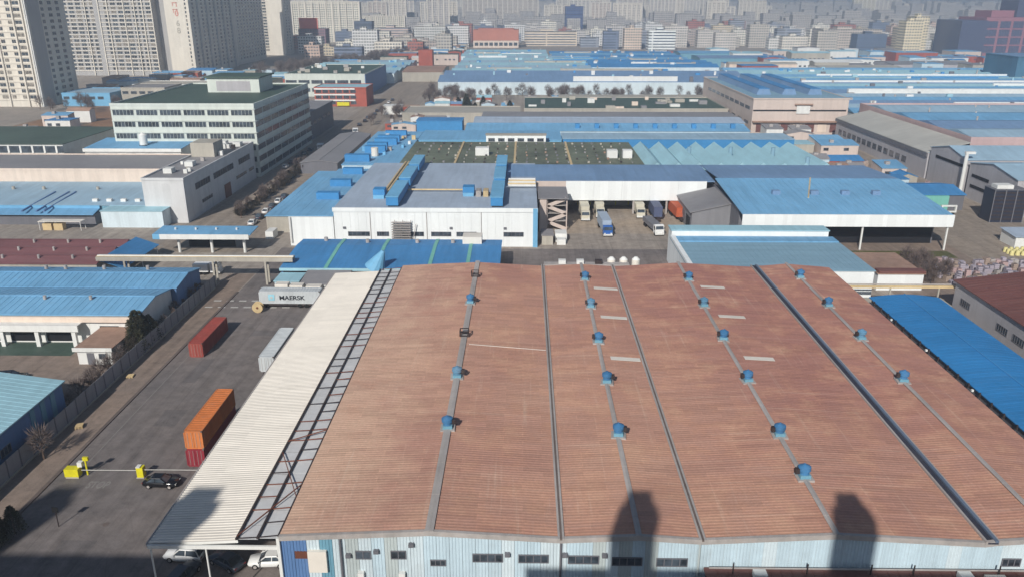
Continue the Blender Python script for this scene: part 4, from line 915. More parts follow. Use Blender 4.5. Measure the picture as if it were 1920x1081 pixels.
# blue canopy row in front of the white factory
B = thing('blue_canopy', 'row of bright blue shallow roofs with pale green ribs before the white factory', 'canopy', (-28, 170, 0))
segs = [(-51.8, -42.4), (-41.6, -32.0), (-31.2, -20.5), (-19.7, -12.4), (-11.6, -5.0)]
for a, b in segs:
    MB().prism([(160.4, 4.4), (174.5, 5.3), (180.3, 5.0), (180.3, 5.15), (174.5, 5.45), (160.4, 4.55)], 'x', a, b).build('roof', M['roofblue3'], B)
for (a, b), (c, d) in zip(segs, segs[1:]): MB().prism([(160.3, 4.46), (174.5, 5.36), (180.4, 5.06), (180.4, 5.24), (174.5, 5.54), (160.3, 4.64)], 'x', b, c).build('roof_strip', M['aqua'], B)
MB().box(-51.8, -5, 160.2, 160.38, 4.0, 4.6).build('gutter', M['teal'], B)
for k in range(7):
    x = -51.4+k*7.6
    for y in (161, 179.5): MB().box(x-.15, x+.15, y-.15, y+.15, 0, 4.5).build('post', M['bluewall3'], B)
MB().box(-50, -5.4, 176, 176.3, 0, 4.8).build('back_wall', M['bluewall3'], B)
for x, y in ((-46, 178.6), (-36, 177), (-24.5, 177), (-16.3, 177)): MB().cyl((x, y, 5.1), (x, y, 6.1), .45, 10).build('roof_vent', M['zinc'], B)
MB().cyl((-31.5, 160.6, 4.5), (-29.5, 160.6, 8.4), 2.3, 14, .4).build('blue_hopper', M['ductl'], B)
MB().box(-14, -9.6, 176, 179.8, 5.2, 7.0).build('duct_box', M['cream'], B)
r = hall('grey_lean_to', 'grey lean-to roof beside the blue canopy row', -45.5, -36.5, 153.5, 159.8, 3.4, M['white'], M['greyroof'], 'mx', .7, .2)
r = hall('pump_house', 'small white and blue pump house behind the lettered container', -51.2, -46.2, 154.6, 159.6, 3.6, M['bluewall'], M['teal'], 'flat', oh=.2)
r = thing('pallet_load', 'cream wrapped goods piled behind the lettered container', 'goods', (-45, 153.2, 0), None)
for x, y, w, h in ((-49, 152.6, 2.6, 4.0), (-46, 152.5, 2.6, 3.8), (-42.5, 152.4, 3, 3.6)): MB().box(x-w/2, x+w/2, y-.9, y+.9, 0, h).build('stack', M['cream'], r)
# light blue building behind the warehouse
L = hall('teal_hall', 'light steel-blue hall with white clerestory wall behind the brown warehouse', 33.8, 70.8, 154, 177.5, 6.6, M['wallwhite'], M['lightteal'], 'flat', oh=.2, ribs=1.2)
MB().box(34, 69.8, 177.6, 181.6, 0, 8.3).build('clerestory', M['wallwhite'], L); MB().box(33.8, 70, 177.4, 181.8, 8.3, 8.5).build('clerestory_roof', M['teal'], L)
MB().box(33.9, 70.7, 173.5, 177.3, 6.79, 7.1).build('roof_step', M['roofblue2'], L); MB().box(33.6, 34.6, 154, 177, 6.8, 7.4).build('edge_wall', M['wallwhite'], L)
r = hall('brown_hut', 'hut with rusty tan roof and white wall next to the teal hall', 75, 84.6, 161.2, 175.8, 3.6, M['wallwhite'], M['tanroof'], 'flat', oh=.25)
MB().box(75, 84.8, 160.9, 163.2, 3.8, 4.3).build('roof_patch', M['brownroof'], r)
r = thing('service_bridge', 'thin pale pipe rack between brown warehouse and grey shed', 'pipe rack', (74, 150, 0))
MB().box(59, 86, 149.6, 149.9, 4.6, 5.1).build('girder', M['pipe'], r); MB().cyl((59, 150.2, 5.2), (86, 150.2, 5.2), .15, 8).build('pipe', M['zinc'], r)
for x in (63, 72.5, 82): MB().box(x-.12, x+.12, 149.62, 149.88, 0, 4.6).build('leg', M['concrete'], r)
r = hall('storage_row', 'low white storage row with dark openings behind the blue long roof', 63, 82, 144.6, 148.6, 2.8, M['wallwhite'], M['concrete'], 'flat', oh=.15)
for x in (65, 69): MB().box(x-1.3, x+1.3, 144.5, 144.59, .1, 2.2).build('dark_opening', DARK, r)
# roof-edge plant on the far end of the warehouse
r = thing('dust_collector', 'row of pale ducts and round filters along the far eave of the brown warehouse', 'machinery', (12, 149, 0))
MB().box(4, 20.5, 147.4, 149.0, 0, 9.9).build('duct_run', M['zinc'], r)
for x in (17.2, 19.6, 22.0): MB().cyl((x, 149.6, 0), (x, 149.6, 10.3), .8, 16).build('filter_drum', M['cream'], r); MB().cyl((x, 149.6, 10.3), (x, 149.6, 10.8), .8, 16, .3).build('drum_cap', M['white'], r)
for x in (7.5, 11.0, 14.6): MB().box(x-.7, x+.7, 147.6, 148.8, 9.9, 10.6).build('fan_box', M['white'] if x < 12 else M['steel'], r)
MB().box(23.5, 33, 148.4, 149.0, 0, 9.2).build('duct_run', M['teal'], r)

# ------------------------------------------------------------------ right-hand side
V = thing('arched_roof_shed', 'long shed with arched bright blue roof beside the brown warehouse', 'building', (71.5, 100, 0))
pr = [(65.2+13*i/8, 5.4+.6*math.sin(math.pi*i/8)) for i in range(9)]
MB().prism(pr+[(x, z-.15) for x, z in reversed(pr)], 'y', 40, 142.4).build('roof', M['vivid'], V)
MB().prism([(65.6, 0), (77.8, 0)]+[(min(max(x, 65.6), 77.8), z-.2) for x, z in reversed(pr)], 'y', 40.3, 142).build('wall', M['greydark'], V)
rb = MB()
for k in range(100):
    for (xa, za), (xb, zb) in zip(pr, pr[1:]): rb.beam((xa, 40.5+k*1.02, za-.005), (xb, 40.5+k*1.02, zb-.005), .06, 0, .05)
rb.build('roof_rib', M['vivid'], V, kind='stuff')
MB().box(71.6, 71.8, 40, 142.4, 6.0, 6.12).build('ridge_strip', M['duct'], V)
for k in range(33): MB().box(65.0, 65.2, 42+k*3.05, 42.2+k*3.05, 4.8, 5.5).build('eave_bracket', M['steel'], V)
for y in (104, 118, 131): MB().box(64.4, 64.7, y, y+.3, 5.2, 5.5).build('eave_lamp', M['white'], V)
G = hall('brown_roofed_shed', 'grey-walled shed with brown roof and dark strip windows on the right edge', 84.4, 125, 60, 148.4, 6.6, M['grey'], M['brownroof'], 'gy', 2.6, .5, ribs=1.2)
for y in (144, 131.5, 126.5, 118, 110): win(G, 84.38, y, 2.8, 3.4, 1.3, '-x', 4)
r = hall('grey_long_shed', 'long grey workshop with pale tan roof and rows of dark windows by the service road', 138.2, 152, 275.2, 360, 8.8, M['grey'], M['palegrey'], 'flat', oh=.1)
MB().add([(137.7, 275, 8.9), (152, 275, 12.2), (152, 360.3, 12.2), (137.7, 360.3, 8.9), (137.7, 275, 9.1), (152, 275, 12.4), (152, 360.3, 12.4), (137.7, 360.3, 9.1)], [(0, 1, 5, 4), (1, 2, 6, 5), (2, 3, 7, 6), (3, 0, 4, 7), (4, 5, 6, 7), (3, 2, 1, 0)]).build('sloped_roof', paint('tan_grey_roof_sheet', (186, 184, 176), streak='x', var=.08), r)
MB().box(137.6, 138.0, 275, 360.3, 7.6, 8.85).build('eave_band', M['greydark'], r)
for k in range(13): win(r, 138.18, 292+k*5.2, 2.6, 3.6, 2.2, '-x', 2)
for nm, lb, a, b, h, ri in (('gabled_workshop', 'grey gabled workshop with one long dark slit facing the service road', 250, 273.6, 11.1, 2.3), ('gabled_workshop', 'grey gabled workshop with two dark slits beside the white chimney pipe', 222.6, 248.2, 10.6, 2.0)):
    r = hall(nm, lb, 138.2, 190, a, b, h, M['grey'], M['palegrey'], 'gx', ri, .3)
    if a > 240: MB().box(138.05, 138.19, 251, 269.5, 8.4, 9.3).build('slit_window', DARK, r)
    else:
        for z in (6.8, 3.6): MB().box(138.05, 138.19, 236.6, 246, z, z+.9).build('slit_window', DARK, r)
    for x in (170, 176): MB().box(x-1, x+1, a+8, a+10, h+1.4, h+3).build('roof_unit', M['greydark'], r)
r = thing('chimney_pipe', 'slim white exhaust pipe with cap against the grey gabled workshop', 'chimney', (137.2, 249.2, 0))
MB().cyl((137.2, 249.2, 0), (137.2, 249.2, 13.2), .55, 12).build('pipe', M['white'], r); MB().box(136.6, 139.6, 248.7, 249.7, 13.2, 13.9).build('cap', M['white'], r)
r = hall('dark_tower', 'dark navy clad block before the grey gabled workshop', 129.0, 138, 217, 222.2, 9.0, flat('navy_cladding', (44, 50, 66)), M['greydark'], 'flat', oh=.1)
for k in range(8): MB().box(128.9, 138.1, 216.85, 216.98, .8+k*1.05, 1.2+k*1.05).build('louvre_band', M['steel'], r)
for x in (129.0, 132.0, 135.0, 137.9): MB().box(x-.12, x+.12, 216.7, 216.84, 0, 9.4).build('frame_post', M['greydark'], r)
MB().box(130, 134.5, 218, 221, 9.2, 10.2).build('roof_unit', M['white'], r)
r = hall('blue_open_shed', 'small open shed with blue roof and aqua end wall behind the dock hall', 108, 128.5, 230.5, 246, 4.6, M['greydark'], M['roofblue3'], 'gx', 1.2, .4)
MB().box(116.6, 123.6, 229.4, 230.1, .3, 4.5).build('aqua_wall', M['aqua'], r); MB().box(108.5, 116, 230.3, 230.48, .1, 4.2).build('dark_opening', DARK, r)
r = thing('white_trailer', 'white box frame trailer beside the aqua wall', 'trailer', (121, 226, 0))
MB().box(119.8, 124.2, 225.4, 226.0, 2.3, 2.7).build('frame_top', M['white'], r); MB().box(119.8, 124.2, 225.4, 226.0, .6, 1.0).build('frame_bottom', M['white'], r)
for x in (119.8, 123.8): MB().box(x, x+.4, 225.42, 225.98, 1.0, 2.3).build('frame_side', M['white'], r)
for x in (120.6, 123.4): MB().cyl((x, 225.5, .35), (x, 225.9, .35), .35, 12).build('wheel', BLACK, r)
# scrap yard: stacked pallets, sacks, hut
PAL = [paint('lilac_grey_crate', (172, 164, 174), var=.12), paint('pale_wood_crate', (168, 150, 138), var=.15), M['pink'], M['zinc']]
cm = []
for m in PAL:
    b = MB()
    for k in range(4): b.box(-.6, .6, -.6, .6, k*.34, k*.34+.28)
    b.box(-.5, .5, -.5, .5, .0, 1.3); cm.append(b.mesh('crate', m))
for i in range(24):
    for j in range(12):
        x, y = 93+i*1.35+rng.uniform(-.3, .3), 154+j*2.3+rng.uniform(-.3, .3)
        if rng.random() < .22 or x-119 > (y-176): continue
        ci = rng.choice((0, 0, 0, 1, 2, 3)); o = bpy.data.objects.new('crate_stack', cm[ci]); COL.objects.link(o); o.location = (x, y, 0); o.rotation_euler = (0, 0, rng.uniform(-.15, .15)); q = rng.uniform(.7, .95); o.scale = (q, q*1.15, rng.uniform(.5, 1.4))
        nm_ = ('lilac-grey', 'pale wooden', 'pinkish', 'zinc-grey')[ci]; tag(o, f'{nm_} stack of crates in the crowded pallet yard', 'crates', f'{nm_} crate stacks in the pallet yard')
sm_ = MB().cyl((0, 0, 0), (0, 0, 1.1), .55, 10, .4).mesh('sack', paint('cream_bulk_sack', (224, 214, 150), var=.08))
for i in range(7):
    for j in range(3):
        o = bpy.data.objects.new('bulk_sack', sm_); COL.objects.link(o); o.location = (118+i*1.35, 186.5+j*1.4, 0); o.scale = (1, 1, rng.uniform(.9, 1.2)); tag(o, 'cream bulk sack in the block before the small grey hut', 'sack', 'cream bulk sacks')
r = hall('grey_hut', 'small grey-roofed white hut behind the cream sacks', 122, 134, 192.5, 199, 2.8, M['white'], M['roofgrey'], 'mx', .5, .4)
# beige building and the large roofs behind
Z = hall('beige_block', 'tall beige-clad factory block with blue monitor roofs and white front panel', 103.8, 146.8, 371, 478, 15.8, M['beige'], M['lightteal'], 'flat', oh=.2, par=.5)
for k in range(3):
    x = 113+k*12; m = MB().prism([(x-3.4, 16), (x+3.4, 16), (x+2.4, 18.6), (x-2.4, 18.6)], 'y', 388, 470).build('roof_monitor', M['slate'], Z)
    MB().box(x-2.5, x+2.5, 387.9, 470.1, 18.6, 18.8).build('monitor_roof', M['roofblue3'], m)
MB().box(104, 128, 370.8, 370.99, 10.5, 11.1).build('slit_window', DARK, Z); MB().box(128.5, 146, 370.8, 370.99, 10.5, 11.1).build('slit_window', DARK, Z)
MB().box(123.5, 129.5, 370.5, 370.79, 9.4, 13).build('white_panel', M['white'], Z); MB().box(122.5, 130.5, 369.9, 370.8, 13.3, 13.8).build('panel_canopy', M['tanroof'], Z)
MB().box(104, 146, 369.2, 370.98, 5.6, 6.1).build('ledge', M['tanroof'], Z)
for k in range(7): MB().box(106+k*5.6, 110+k*5.6, 370.85, 370.99, 1.0, 4.8).build('bay_door', M['creamwall'] if k % 2 else M['brownroof'], Z)
for k in range(9): win(Z, 103.78, 380+k*10, 10.5, 8, 1.5, '-x', 5)
for k in range(6): win(Z, 103.78, 380+k*12, 4.0, 7, 1.3, '-x', 4)
Q = hall('pink_parapet_works', 'vast blue-roofed works with pinkish side wall and dark slits', 152.3, 420, 276, 372, 13.2, M['pink'], M['lightteal'], 'flat', oh=.05, par=.9, fascia=M['pink'])
for k in range(4): MB().box(152.0, 152.24, 284+k*22, 295+k*22, 10.4, 11.2).build('slit_window', DARK, Q)
for i, (a, b, m) in enumerate(((278, 300, 'palegrey'), (300.3, 322, 'slate'), (322.3, 346, 'roofblue2'), (346.3, 370, 'palegrey'))):
    MB().prism([(a, 13.4), ((a+b)/2, 14.7), (b, 13.4)], 'x', 154, 419).build('roof_ridge', M[m], Q)
for k in range(16): x, y = 165+rng.random()*150, 280+rng.random()*88; MB().cyl((x, y, 13.5), (x, y, 15.3), .35, 8).build('roof_vent', M['zinc'], Q)
MB().box(190, 300, 280, 283, 13.5, 15.0).build('tan_walkway', M['pipe'], Q)
far = []
def bigroof(label, x0, x1, y0, y1, h, roof, n, rise=1.6, wall='bluewall2', vents=6, mats=None):
    r = thing('blue_roofed_factory', label, 'building', ((x0+x1)/2, (y0+y1)/2, 0), 'vast blue-roofed factory halls')
    MB().box(x0, x1, y0, y1, 0, h).build('wall', M[wall], r); d = (y1-y0)/n
    for k in range(n):
        a = y0+k*d; m = M[mats[k % len(mats)]] if mats else M[roof]
        MB().prism([(a, h+.02), (a+d*.5, h+rise), (a+d-.3, h+.02)], 'x', x0-.3, x1+.3).build('roof_ridge', m, r)
    for k in range(vents): x, y = x0+rng.random()*(x1-x0), y0+rng.random()*(y1-y0); MB().cyl((x, y, h), (x, y, h+rise+.7), .5, 8).build('roof_vent', M['zinc'], r)
    for k in range(int((x1-x0)*(y1-y0)/700)):
        x, y, q = x0+2+rng.random()*(x1-x0-6), y0+rng.random()*(y1-y0-4), rng.uniform(.5, 2.2); MB().box(x, x+q*1.6, y, y+q, h, h+rise+rng.uniform(.3, 1.0)).build('roof_unit', M[rng.choice(('white', 'zinc', 'duct', 'teal', 'greydark'))], r)
    for k in range(3): y = y0+rng.random()*(y1-y0); x = x0+rng.random()*(x1-x0)*.5; MB().box(x, x+(x1-x0)*rng.uniform(.2, .5), y, y+1.2, h, h+rise+.5).build('roof_walkway', M[rng.choice(('concrete', 'white', 'duct'))], r)
    return r
bigroof('light blue factory rows with white vents behind the pinkish works', 152, 470, 376, 452, 9, 'roofblue2', 5, 1.6, mats=['roofblue2', 'palegrey', 'slate'])
bigroof('sky blue factory rows edged by a white wall', 150, 470, 455, 540, 9, 'roofblue', 5, 1.8, mats=['slate', 'roofblue2', 'teal'])
bigroof('turquoise-blue factory roofs near the rail sheds', 150, 420, 543, 640, 8, 'teal', 5, 1.8, mats=['teal', 'roofblue', 'teal'])
r = hall('clerestory_hall', 'long white clerestory strip between blue factory roofs', 178, 300, 452.6, 455-.2, 12, M['white'], M['white'], 'flat', oh=.05)
for i, (a, b, c) in enumerate(((300, 470, 440), (330, 470, 420), (345, 470, 402))): hall('roof_monitor_hall', ('long light blue monitor roof, rearmost of the stepped three', 'long light blue monitor roof in the middle of the stepped three', 'long light blue monitor roof, foremost of the stepped three')[i], a, b, c, c+5, 12.5, M['roofblue3'], M['ductl'], 'flat', oh=.3, z0=9)
hall('teal_tower_hall', 'dark teal cubic hall standing above the blue roofs', 330, 400, 560, 600, 22, paint('dark_teal_cladding', (70, 110, 134), streak='z'), M['slate'], 'flat', par=.5)
# behind the central factory
r = hall('blue_hall', 'light blue hall with a row of dark blue roof fans', -24, 92, 330, 352, 7.6, M['bluewall'], M['roofblue'], 'gx', 1.2, .3)
for k in range(9): MB().box(22+k*8-.9, 22+k*8+.9, 333.5, 335.2, 8.2, 10).build('roof_fan', M['duct'], r)
hall('grey_hall', 'pale grey-blue hall behind the roof-fan hall', -22, 96, 353, 372, 7.6, M['concrete'], M['roofgrey'], 'gx', .9, .2)
hall('blue_hall', 'deep blue hall with long fascia behind the folded roof', 14.5, 100.5, 300, 314, 9.2, M['duct'], M['palegrey'], 'flat', oh=.2)
hall('blue_hall', 'light blue hall with flat roof behind the mossy roof', -39.5, 14, 300, 322, 8.8, M['ductl'], M['roofblue'], 'flat', oh=.2)
r = hall('white_plant_room', 'white plant room on the blue roof behind the mossy hall', -14, 8, 296, 299.5, 11.2, M['wallwhite'], M['concrete'], 'flat', oh=.3)
for k in range(6): win(r, -12+k*3.6, 295.98, 8.9, 2.4, 1.2, mull=2)
hall('blue_box_shed', 'bright blue box shed beside the roof-fan hall', -47, -27, 352, 362, 8.5, M['duct'], M['roofblue3'], 'flat', oh=.2)
hall('tan_shed', 'low tan shed at the end of the light blue hall', -62, -30, 334, 341, 4, M['creamwall'], M['pipe'], 'flat', oh=.2)
r = hall('green_roofed_row', 'long low row with green roof and pale parapets before the tree line', 0, 102, 408, 458, 6.4, M['concrete'], M['greenroof'], 'flat', oh=.1, par=.6)
for k in range(22): x = 3+rng.random()*96; y = 409+rng.random()*44; w = rng.uniform(.8, 3); MB().box(x-w, x+w, y, y+rng.uniform(1, 4), 6.5, rng.uniform(7.3, 9)).build('roof_room', rng.choice((M['white'], M['concrete'], M['creamwall'], M['greyroof'])), r)
hall('concrete_shed', 'low concrete shed with pale parapet before the green-roofed row', -60, -2, 398, 425, 5.5, M['concrete'], M['concrete'], 'flat', oh=.1, par=.5)
hall('grey_flat_hall', 'flat grey hall between green-roofed row and pale grey hall', -20, 100, 376, 398, 6.4, M['concrete'], M['greyroof'], 'flat', oh=.1)
hall('pale_row', 'thin pale row of stores under the bare trees', 20, 112, 470, 482, 5.5, M['beige'], M['concrete'], 'flat', oh=.2)
hall('brick_store', 'small brick store beside a white container at the street corner', -64, -56, 428, 436, 5, M['brick'], M['tanroof'], 'flat', oh=.2)
hall('white_store', 'small white store left of the brick store', -76, -66, 436, 444, 4.4, M['white'], M['white'], 'flat', oh=.2)
bigroof('wide slate-blue factory roof behind the bare tree line', -56, 150, 532, 604, 8, 'slate', 2, 3.0, mats=['slate'])
bigroof('pale teal factory rows behind the slate-blue roof', -54, 60, 608, 780, 8, 'teal', 6, 1.8, mats=['teal', 'palegrey'])
bigroof('bright blue factory roofs beside the pale teal rows', 52, 150, 640, 700, 9, 'roofblue3', 3, 2.2, mats=['roofblue3'])
bigroof('blue factory roofs backing onto the city', 25, 145, 704, 850, 8, 'roofblue2', 5, 1.8, mats=['roofblue3', 'roofblue2'])
bigroof('pale teal sheds before the brick market hall', -60, 22, 784, 880, 8, 'teal', 3, 1.6, mats=['teal', 'palegrey'])
hall('grey_shed', 'wide dark grey low shed roof between street and blue lean-to', -79, -66, 280, 345, 3.8, M['greydark'], M['greyroof'], 'gy', .9, .3)
r = hall('brick_office', 'red brick and white banded office behind the factory street', -121, -91, 470, 492, 10.4, M['brick'], M['teal'], 'flat', oh=.2, par=.5)
for z in (1.2, 4.4, 7.6):
    MB().box(-121, -97.5, 469.7, 469.98, z+1.9, z+2.7).build('white_band', M['white'], r)
    for k in range(6): win(r, -118.6+k*4, 469.97, z, 3.2, 1.8, mull=2)
MB().box(-108, -101, 469, 469.9, .5, 2.5).build('yellow_awning', YEL, r)
r = hall('green_roofed_office', 'pale office row with green roof and shaded navy end wall', -152, -101, 520, 600, 13.6, M['office'], M['greenroof'], 'flat', oh=.1, par=.6)
MB().box(-101, -100.6, 520, 600, 0, 13.4).build('end_cladding', M['bluewall3'], r)
for z in (3, 8):
    for k in range(6): win(r, -148+k*8.2, 519.98, z, 7, 2.2, mull=3)
for k in range(16): x, y, q = -150+rng.random()*44, 522+rng.random()*70, rng.uniform(.6, 2.4); MB().box(x, x+q*1.7, y, y+q, 13.8, 14.4+q*.7).build('roof_unit', rng.choice((M['white'], M['teal'], M['zinc'], M['concrete'])), r)
bigroof('pale blue sheds behind the green-roofed office', -170, -96, 606, 740, 7, 'palegrey', 5, 1.5, mats=['palegrey', 'teal'])
hall('red_brick_tower', 'red brick stair tower rising behind the street', -92, -80, 720, 732, 17, M['brick'], M['brick'], 'flat', oh=.1)
hall('tan_depot', 'tan-roofed depot along the far street', -92, -62, 620, 680, 7, M['concrete'], M['tanroof'], 'gx', 1.5, .3)
for i, (x0, x1, y0, y1, h, w, rf, lb) in enumerate(((-268, -240, 470, 500, 7, 'ductl', 'palegrey', 'low blue-fronted shop below the apartment towers'), (-238, -212, 480, 505, 9, 'concrete', 'greyroof', 'grey three-storey block below the apartment towers'), (-208, -186, 470, 492, 8, 'greydark', 'slate', 'dark glass-fronted block behind the office block'), (-250, -205, 520, 545, 7, 'white', 'concrete', 'long white low shop row below the apartment towers'), (-196, -165, 520, 560, 8, 'concrete', 'greenroof', 'flat concrete depot behind the office block'), (-230, -190, 580, 610, 6, 'white', 'palegrey', 'white low store by the wood'))):
    r = hall('low_block', lb, x0, x1, y0, y1, h, M[w], M[rf], 'flat', oh=.1, par=.5)
    for k in range(int((x1-x0)/5)): win(r, x0+2.5+k*5, y0-.02, h-3.2, 3.4, 1.6)
dome = MB(); dome.loft([[(math.cos(a*math.pi/6)*q, math.sin(a*math.pi/6)*q, z) for a in range(12)] for q, z in ((2.6, 0), (2.4, 1.4), (1.6, 2.6), (.4, 3.2))]); dome = dome.mesh('tent', M['white'])
for k in range(6):
    o = bpy.data.objects.new('white_tent', dome); COL.objects.link(o); o.location = (-196+k*9, 622+k % 2*4, 0); tag(o, 'small white domed tent in the row behind the office block', 'tent', 'white tents behind the office block')
for x, y in ((-84, 330), (-78, 372)): truck('delivery_van', 'white delivery van parked on the far factory street', x, y, R(10), CW, CW, 3.4, 1.7, True, 'vans on the far street', .7)
for k in range(9): car('car', 'small pale car parked along the far factory street', -81+rng.uniform(-1, 1), 395+k*13, R(90), rng.choice((CW, CB, CG)), group='cars on the far factory street')
# small sheds, plant rooms and stores that fill the gaps between the big halls
RC = [('blue', 'roofblue2'), ('light blue', 'roofblue'), ('deep blue', 'roofblue3'), ('grey', 'greyroof'), ('pale teal', 'teal'), ('tan', 'tanroof'), ('white', 'white'), ('green', 'greenroof'), ('slate', 'slate')]
WC = [('white', 'white'), ('beige', 'beige'), ('concrete', 'concrete'), ('pale blue', 'bluewall'), ('brick', 'brick')]
def fill(phrase, x0, x1, y0, y1, n, smin, smax, hmin, hmax, avoid=(), rw=None):
    done = []
    for k in range(n*6):
        if len(done) >= n: break
        w, d, h = rng.uniform(smin, smax), rng.uniform(smin, smax)*.7, rng.uniform(hmin, hmax); x, y = rng.uniform(x0, x1-w), rng.uniform(y0, y1-d)
        if any(x < b+.8 and a < x+w+.8 and y < e+.8 and c < y+d+.8 for a, b, c, e in list(avoid)+done): continue
        done.append((x, x+w, y, y+d)); (rn, rm), (wn_, wm) = rng.choice(RC if rw is None else [RC[i] for i in rw]), rng.choice(WC)
        r = hall('small_shed', f'small {wn_} shed with {rn} roof {phrase}', x, x+w, y, y+d, h, M[wm], M[rm], rng.choice(('flat', 'gx', 'gy', 'mx')), rng.uniform(.5, 1.1), .2, group=f'small sheds {phrase}')
        for q in range(int(w/4)):
            if rng.random() < .7: win(r, x+2+q*4, y-.02, h*.45, 2.0, min(1.3, h*.3))
        if rng.random() < .5: MB().box(x+w*.3, x+w*.3+1.5, y+d*.4, y+d*.4+1.5, h+.1, h+1.6).build('roof_unit', M['zinc'], r)
fill('between service road and dock hall', 103, 131, 254, 300, 7, 6, 13, 3, 5, rw=(0, 2, 3, 5))
fill('before the beige block', 100, 134, 316, 362, 6, 7, 16, 3, 6, rw=(0, 1, 3, 4))
fill('by the grove on the factory street', -66, -28, 372, 396, 6, 5, 12, 3, 6)
fill('around the brick store', -56, -4, 428, 482, 13, 5, 12, 3, 6)
fill('behind the green-roofed row', 4, 112, 460, 469, 8, 5, 9, 3, 5)
fill('before the tree line', 0, 112, 483, 489, 6, 5, 8, 3, 5)
fill('below the apartment towers', -285, -165, 506, 650, 34, 8, 22, 4, 9, avoid=((-250, -205, 520, 545), (-196, -165, 520, 560), (-230, -190, 580, 610), (-200, -145, 616, 630), (-155, -95, 515, 605)))
fill('on the soil plot by the green hall', -235, -150, 335, 440, 9, 7, 14, 3, 6)
fill('among the depots before the city', 152, 470, 642, 900, 60, 14, 40, 5, 11, avoid=((235, 302, 650, 692), (303, 332, 638, 662), (168, 228, 688, 704), (243, 302, 738, 762), (308, 382, 698, 742), (158, 242, 758, 802), (153, 217, 828, 872), (398, 472, 658, 722)), rw=(0, 1, 2, 3, 4, 6, 8))
fill('beside the far street and the wood', -150, -60, 745, 1040, 34, 10, 30, 5, 10, avoid=((-94, -78, 718, 734), (-145, -98, 1055, 1090)))
fill('west of the dark red sheds', -260, -152, 96, 208, 14, 14, 34, 4, 8, rw=(0, 1, 3, 4, 5))
fill('behind the cream block', -190, -148, 264, 300, 1, 6, 9, 3, 4)
for k in range(26):
    x, y = 119+rng.random()*16, 262+rng.random()*48
    o = bpy.data.objects.new('scrap_heap', cm[rng.randrange(4)]); COL.objects.link(o); o.location = (x, y, 0); o.rotation_euler = (rng.uniform(-.2, .2), rng.uniform(-.2, .2), rng.uniform(0, 3)); o.scale = (rng.uniform(.8, 1.6), rng.uniform(.8, 1.6), rng.uniform(.5, 1.3)); tag(o, 'tilted crate of scrap heaped by the grey long workshop', 'scrap', 'scrap crates by the grey workshop')
car_spots = [(-74.5, 212+k*6.2) for k in range(6)]+[(-87.5, 290+k*9) for k in range(5)]
for k, (x, y) in enumerate(car_spots): car('car', ('white car parked along the street before the blue annex', 'dark car parked along the street before the blue annex')[k % 2] if k < 6 else 'car parked in the shade of the office block', x, y, R(90), (CW, CG)[k % 2] if k < 6 else rng.choice((CW, CB, CG)), group='cars parked on the factory street')
# wear and small things in the yard
for k, (x, y, w, d) in enumerate(((-52, 104, 3.2, 5), (-47.5, 136, 5.5, 2.6), (-54, 120, 2.2, 9), (-40, 84, 3, 2.2), (-50.5, 74, 4, 3))): struct('asphalt_patch', MB().box(x-w/2, x+w/2, y-d/2, y+d/2, .0, .016+k*.001), asphalt('fresh_asphalt_patch', (97, 93, 93), (106, 100, 98)), f'darker repaired asphalt patch number {k+1} of the yard'.replace(f' number {k+1}', ('', ' before the lettered container', ' beside the red container', ' near the black sedan', ' by the tower shadow')[k]), 'road patch')
for x, y in ((-46.8, 99), (-55.3, 131), (-49.0, 78.5)): struct('manhole_cover', MB().cyl((x, y, 0), (x, y, .022), .38, 18), M['gutter'], 'round dark manhole cover in the container yard', 'manhole')
pl_ = MB()
for k in range(6): pl_.box(-.6+k*.21, -.6+k*.21+.14, -.5, .5, .1, .13)
for k in range(3): pl_.box(-.6, .6, -.5+k*.44, -.5+k*.44+.1, 0, .1)
pl_ = pl_.mesh('pallet', M['pipe'])
for x, y, n in ((-38.2, 131, 4), (-38.0, 133.4, 3), (-39.6, 136, 5), (-64.0, 101, 3), (-64.3, 117.5, 2), (-38.5, 108.5, 4)):
    for k in range(n):
        o = bpy.data.objects.new('wooden_pallet', pl_); COL.objects.link(o); o.location = (x+rng.uniform(-.05, .05), y, .02+k*.135); o.rotation_euler = (0, 0, rng.uniform(-.1, .1)+x); tag(o, 'wooden pallet in a low stack beside the yard', 'pallet', 'wooden pallets stacked beside the yard')
# tree line and woods
for k in range(90): bare_tree(-60+rng.random()**1.5*208, 492+rng.random()*36, rng.uniform(.75, 1.3), 'bare brown tree in the long line before the slate-blue roof', 'tree line before the slate-blue roof')
wood = MB()
for k in range(170):
    t = rng.random(); x, y, q, a = -205+t*95+rng.uniform(-14, 14), 660+t*230+rng.uniform(-25, 25), rng.uniform(1.2, 1.9), rng.uniform(0, 6.28); ca, sa = math.cos(a)*q, math.sin(a)*q
    for mi_, me in enumerate(BTF[k % 4]): wood.add([(v.co.x*ca-v.co.y*sa+x, v.co.x*sa+v.co.y*ca+y, v.co.z*q) for v in me.vertices], [tuple(f.vertices) for f in me.polygons], mi_)
tag(wood.build('brown_wood', [BARK, TWIG]), 'brown mass of bare trees in the wood below the apartment towers', 'wood', None, 'stuff')
for k in range(22): bare_tree(-275+rng.random()*120, 432+rng.random()*34, rng.uniform(.9, 1.4), 'bare tree on the soil plot below the nearest apartment tower', 'trees below the nearest tower')
for k in range(14): bare_tree(-76+rng.random()*14, 372+rng.random()*80, rng.uniform(.7, 1.1), 'bare tree in the small grove by the factory street', 'grove by the factory street')
for k in range(10): conifer(-40+rng.random()*36, 428+rng.random()*34, rng.uniform(1.0, 1.5), 'evergreen tree before the tree line', 'evergreens before the tree line', rng.randrange(2))

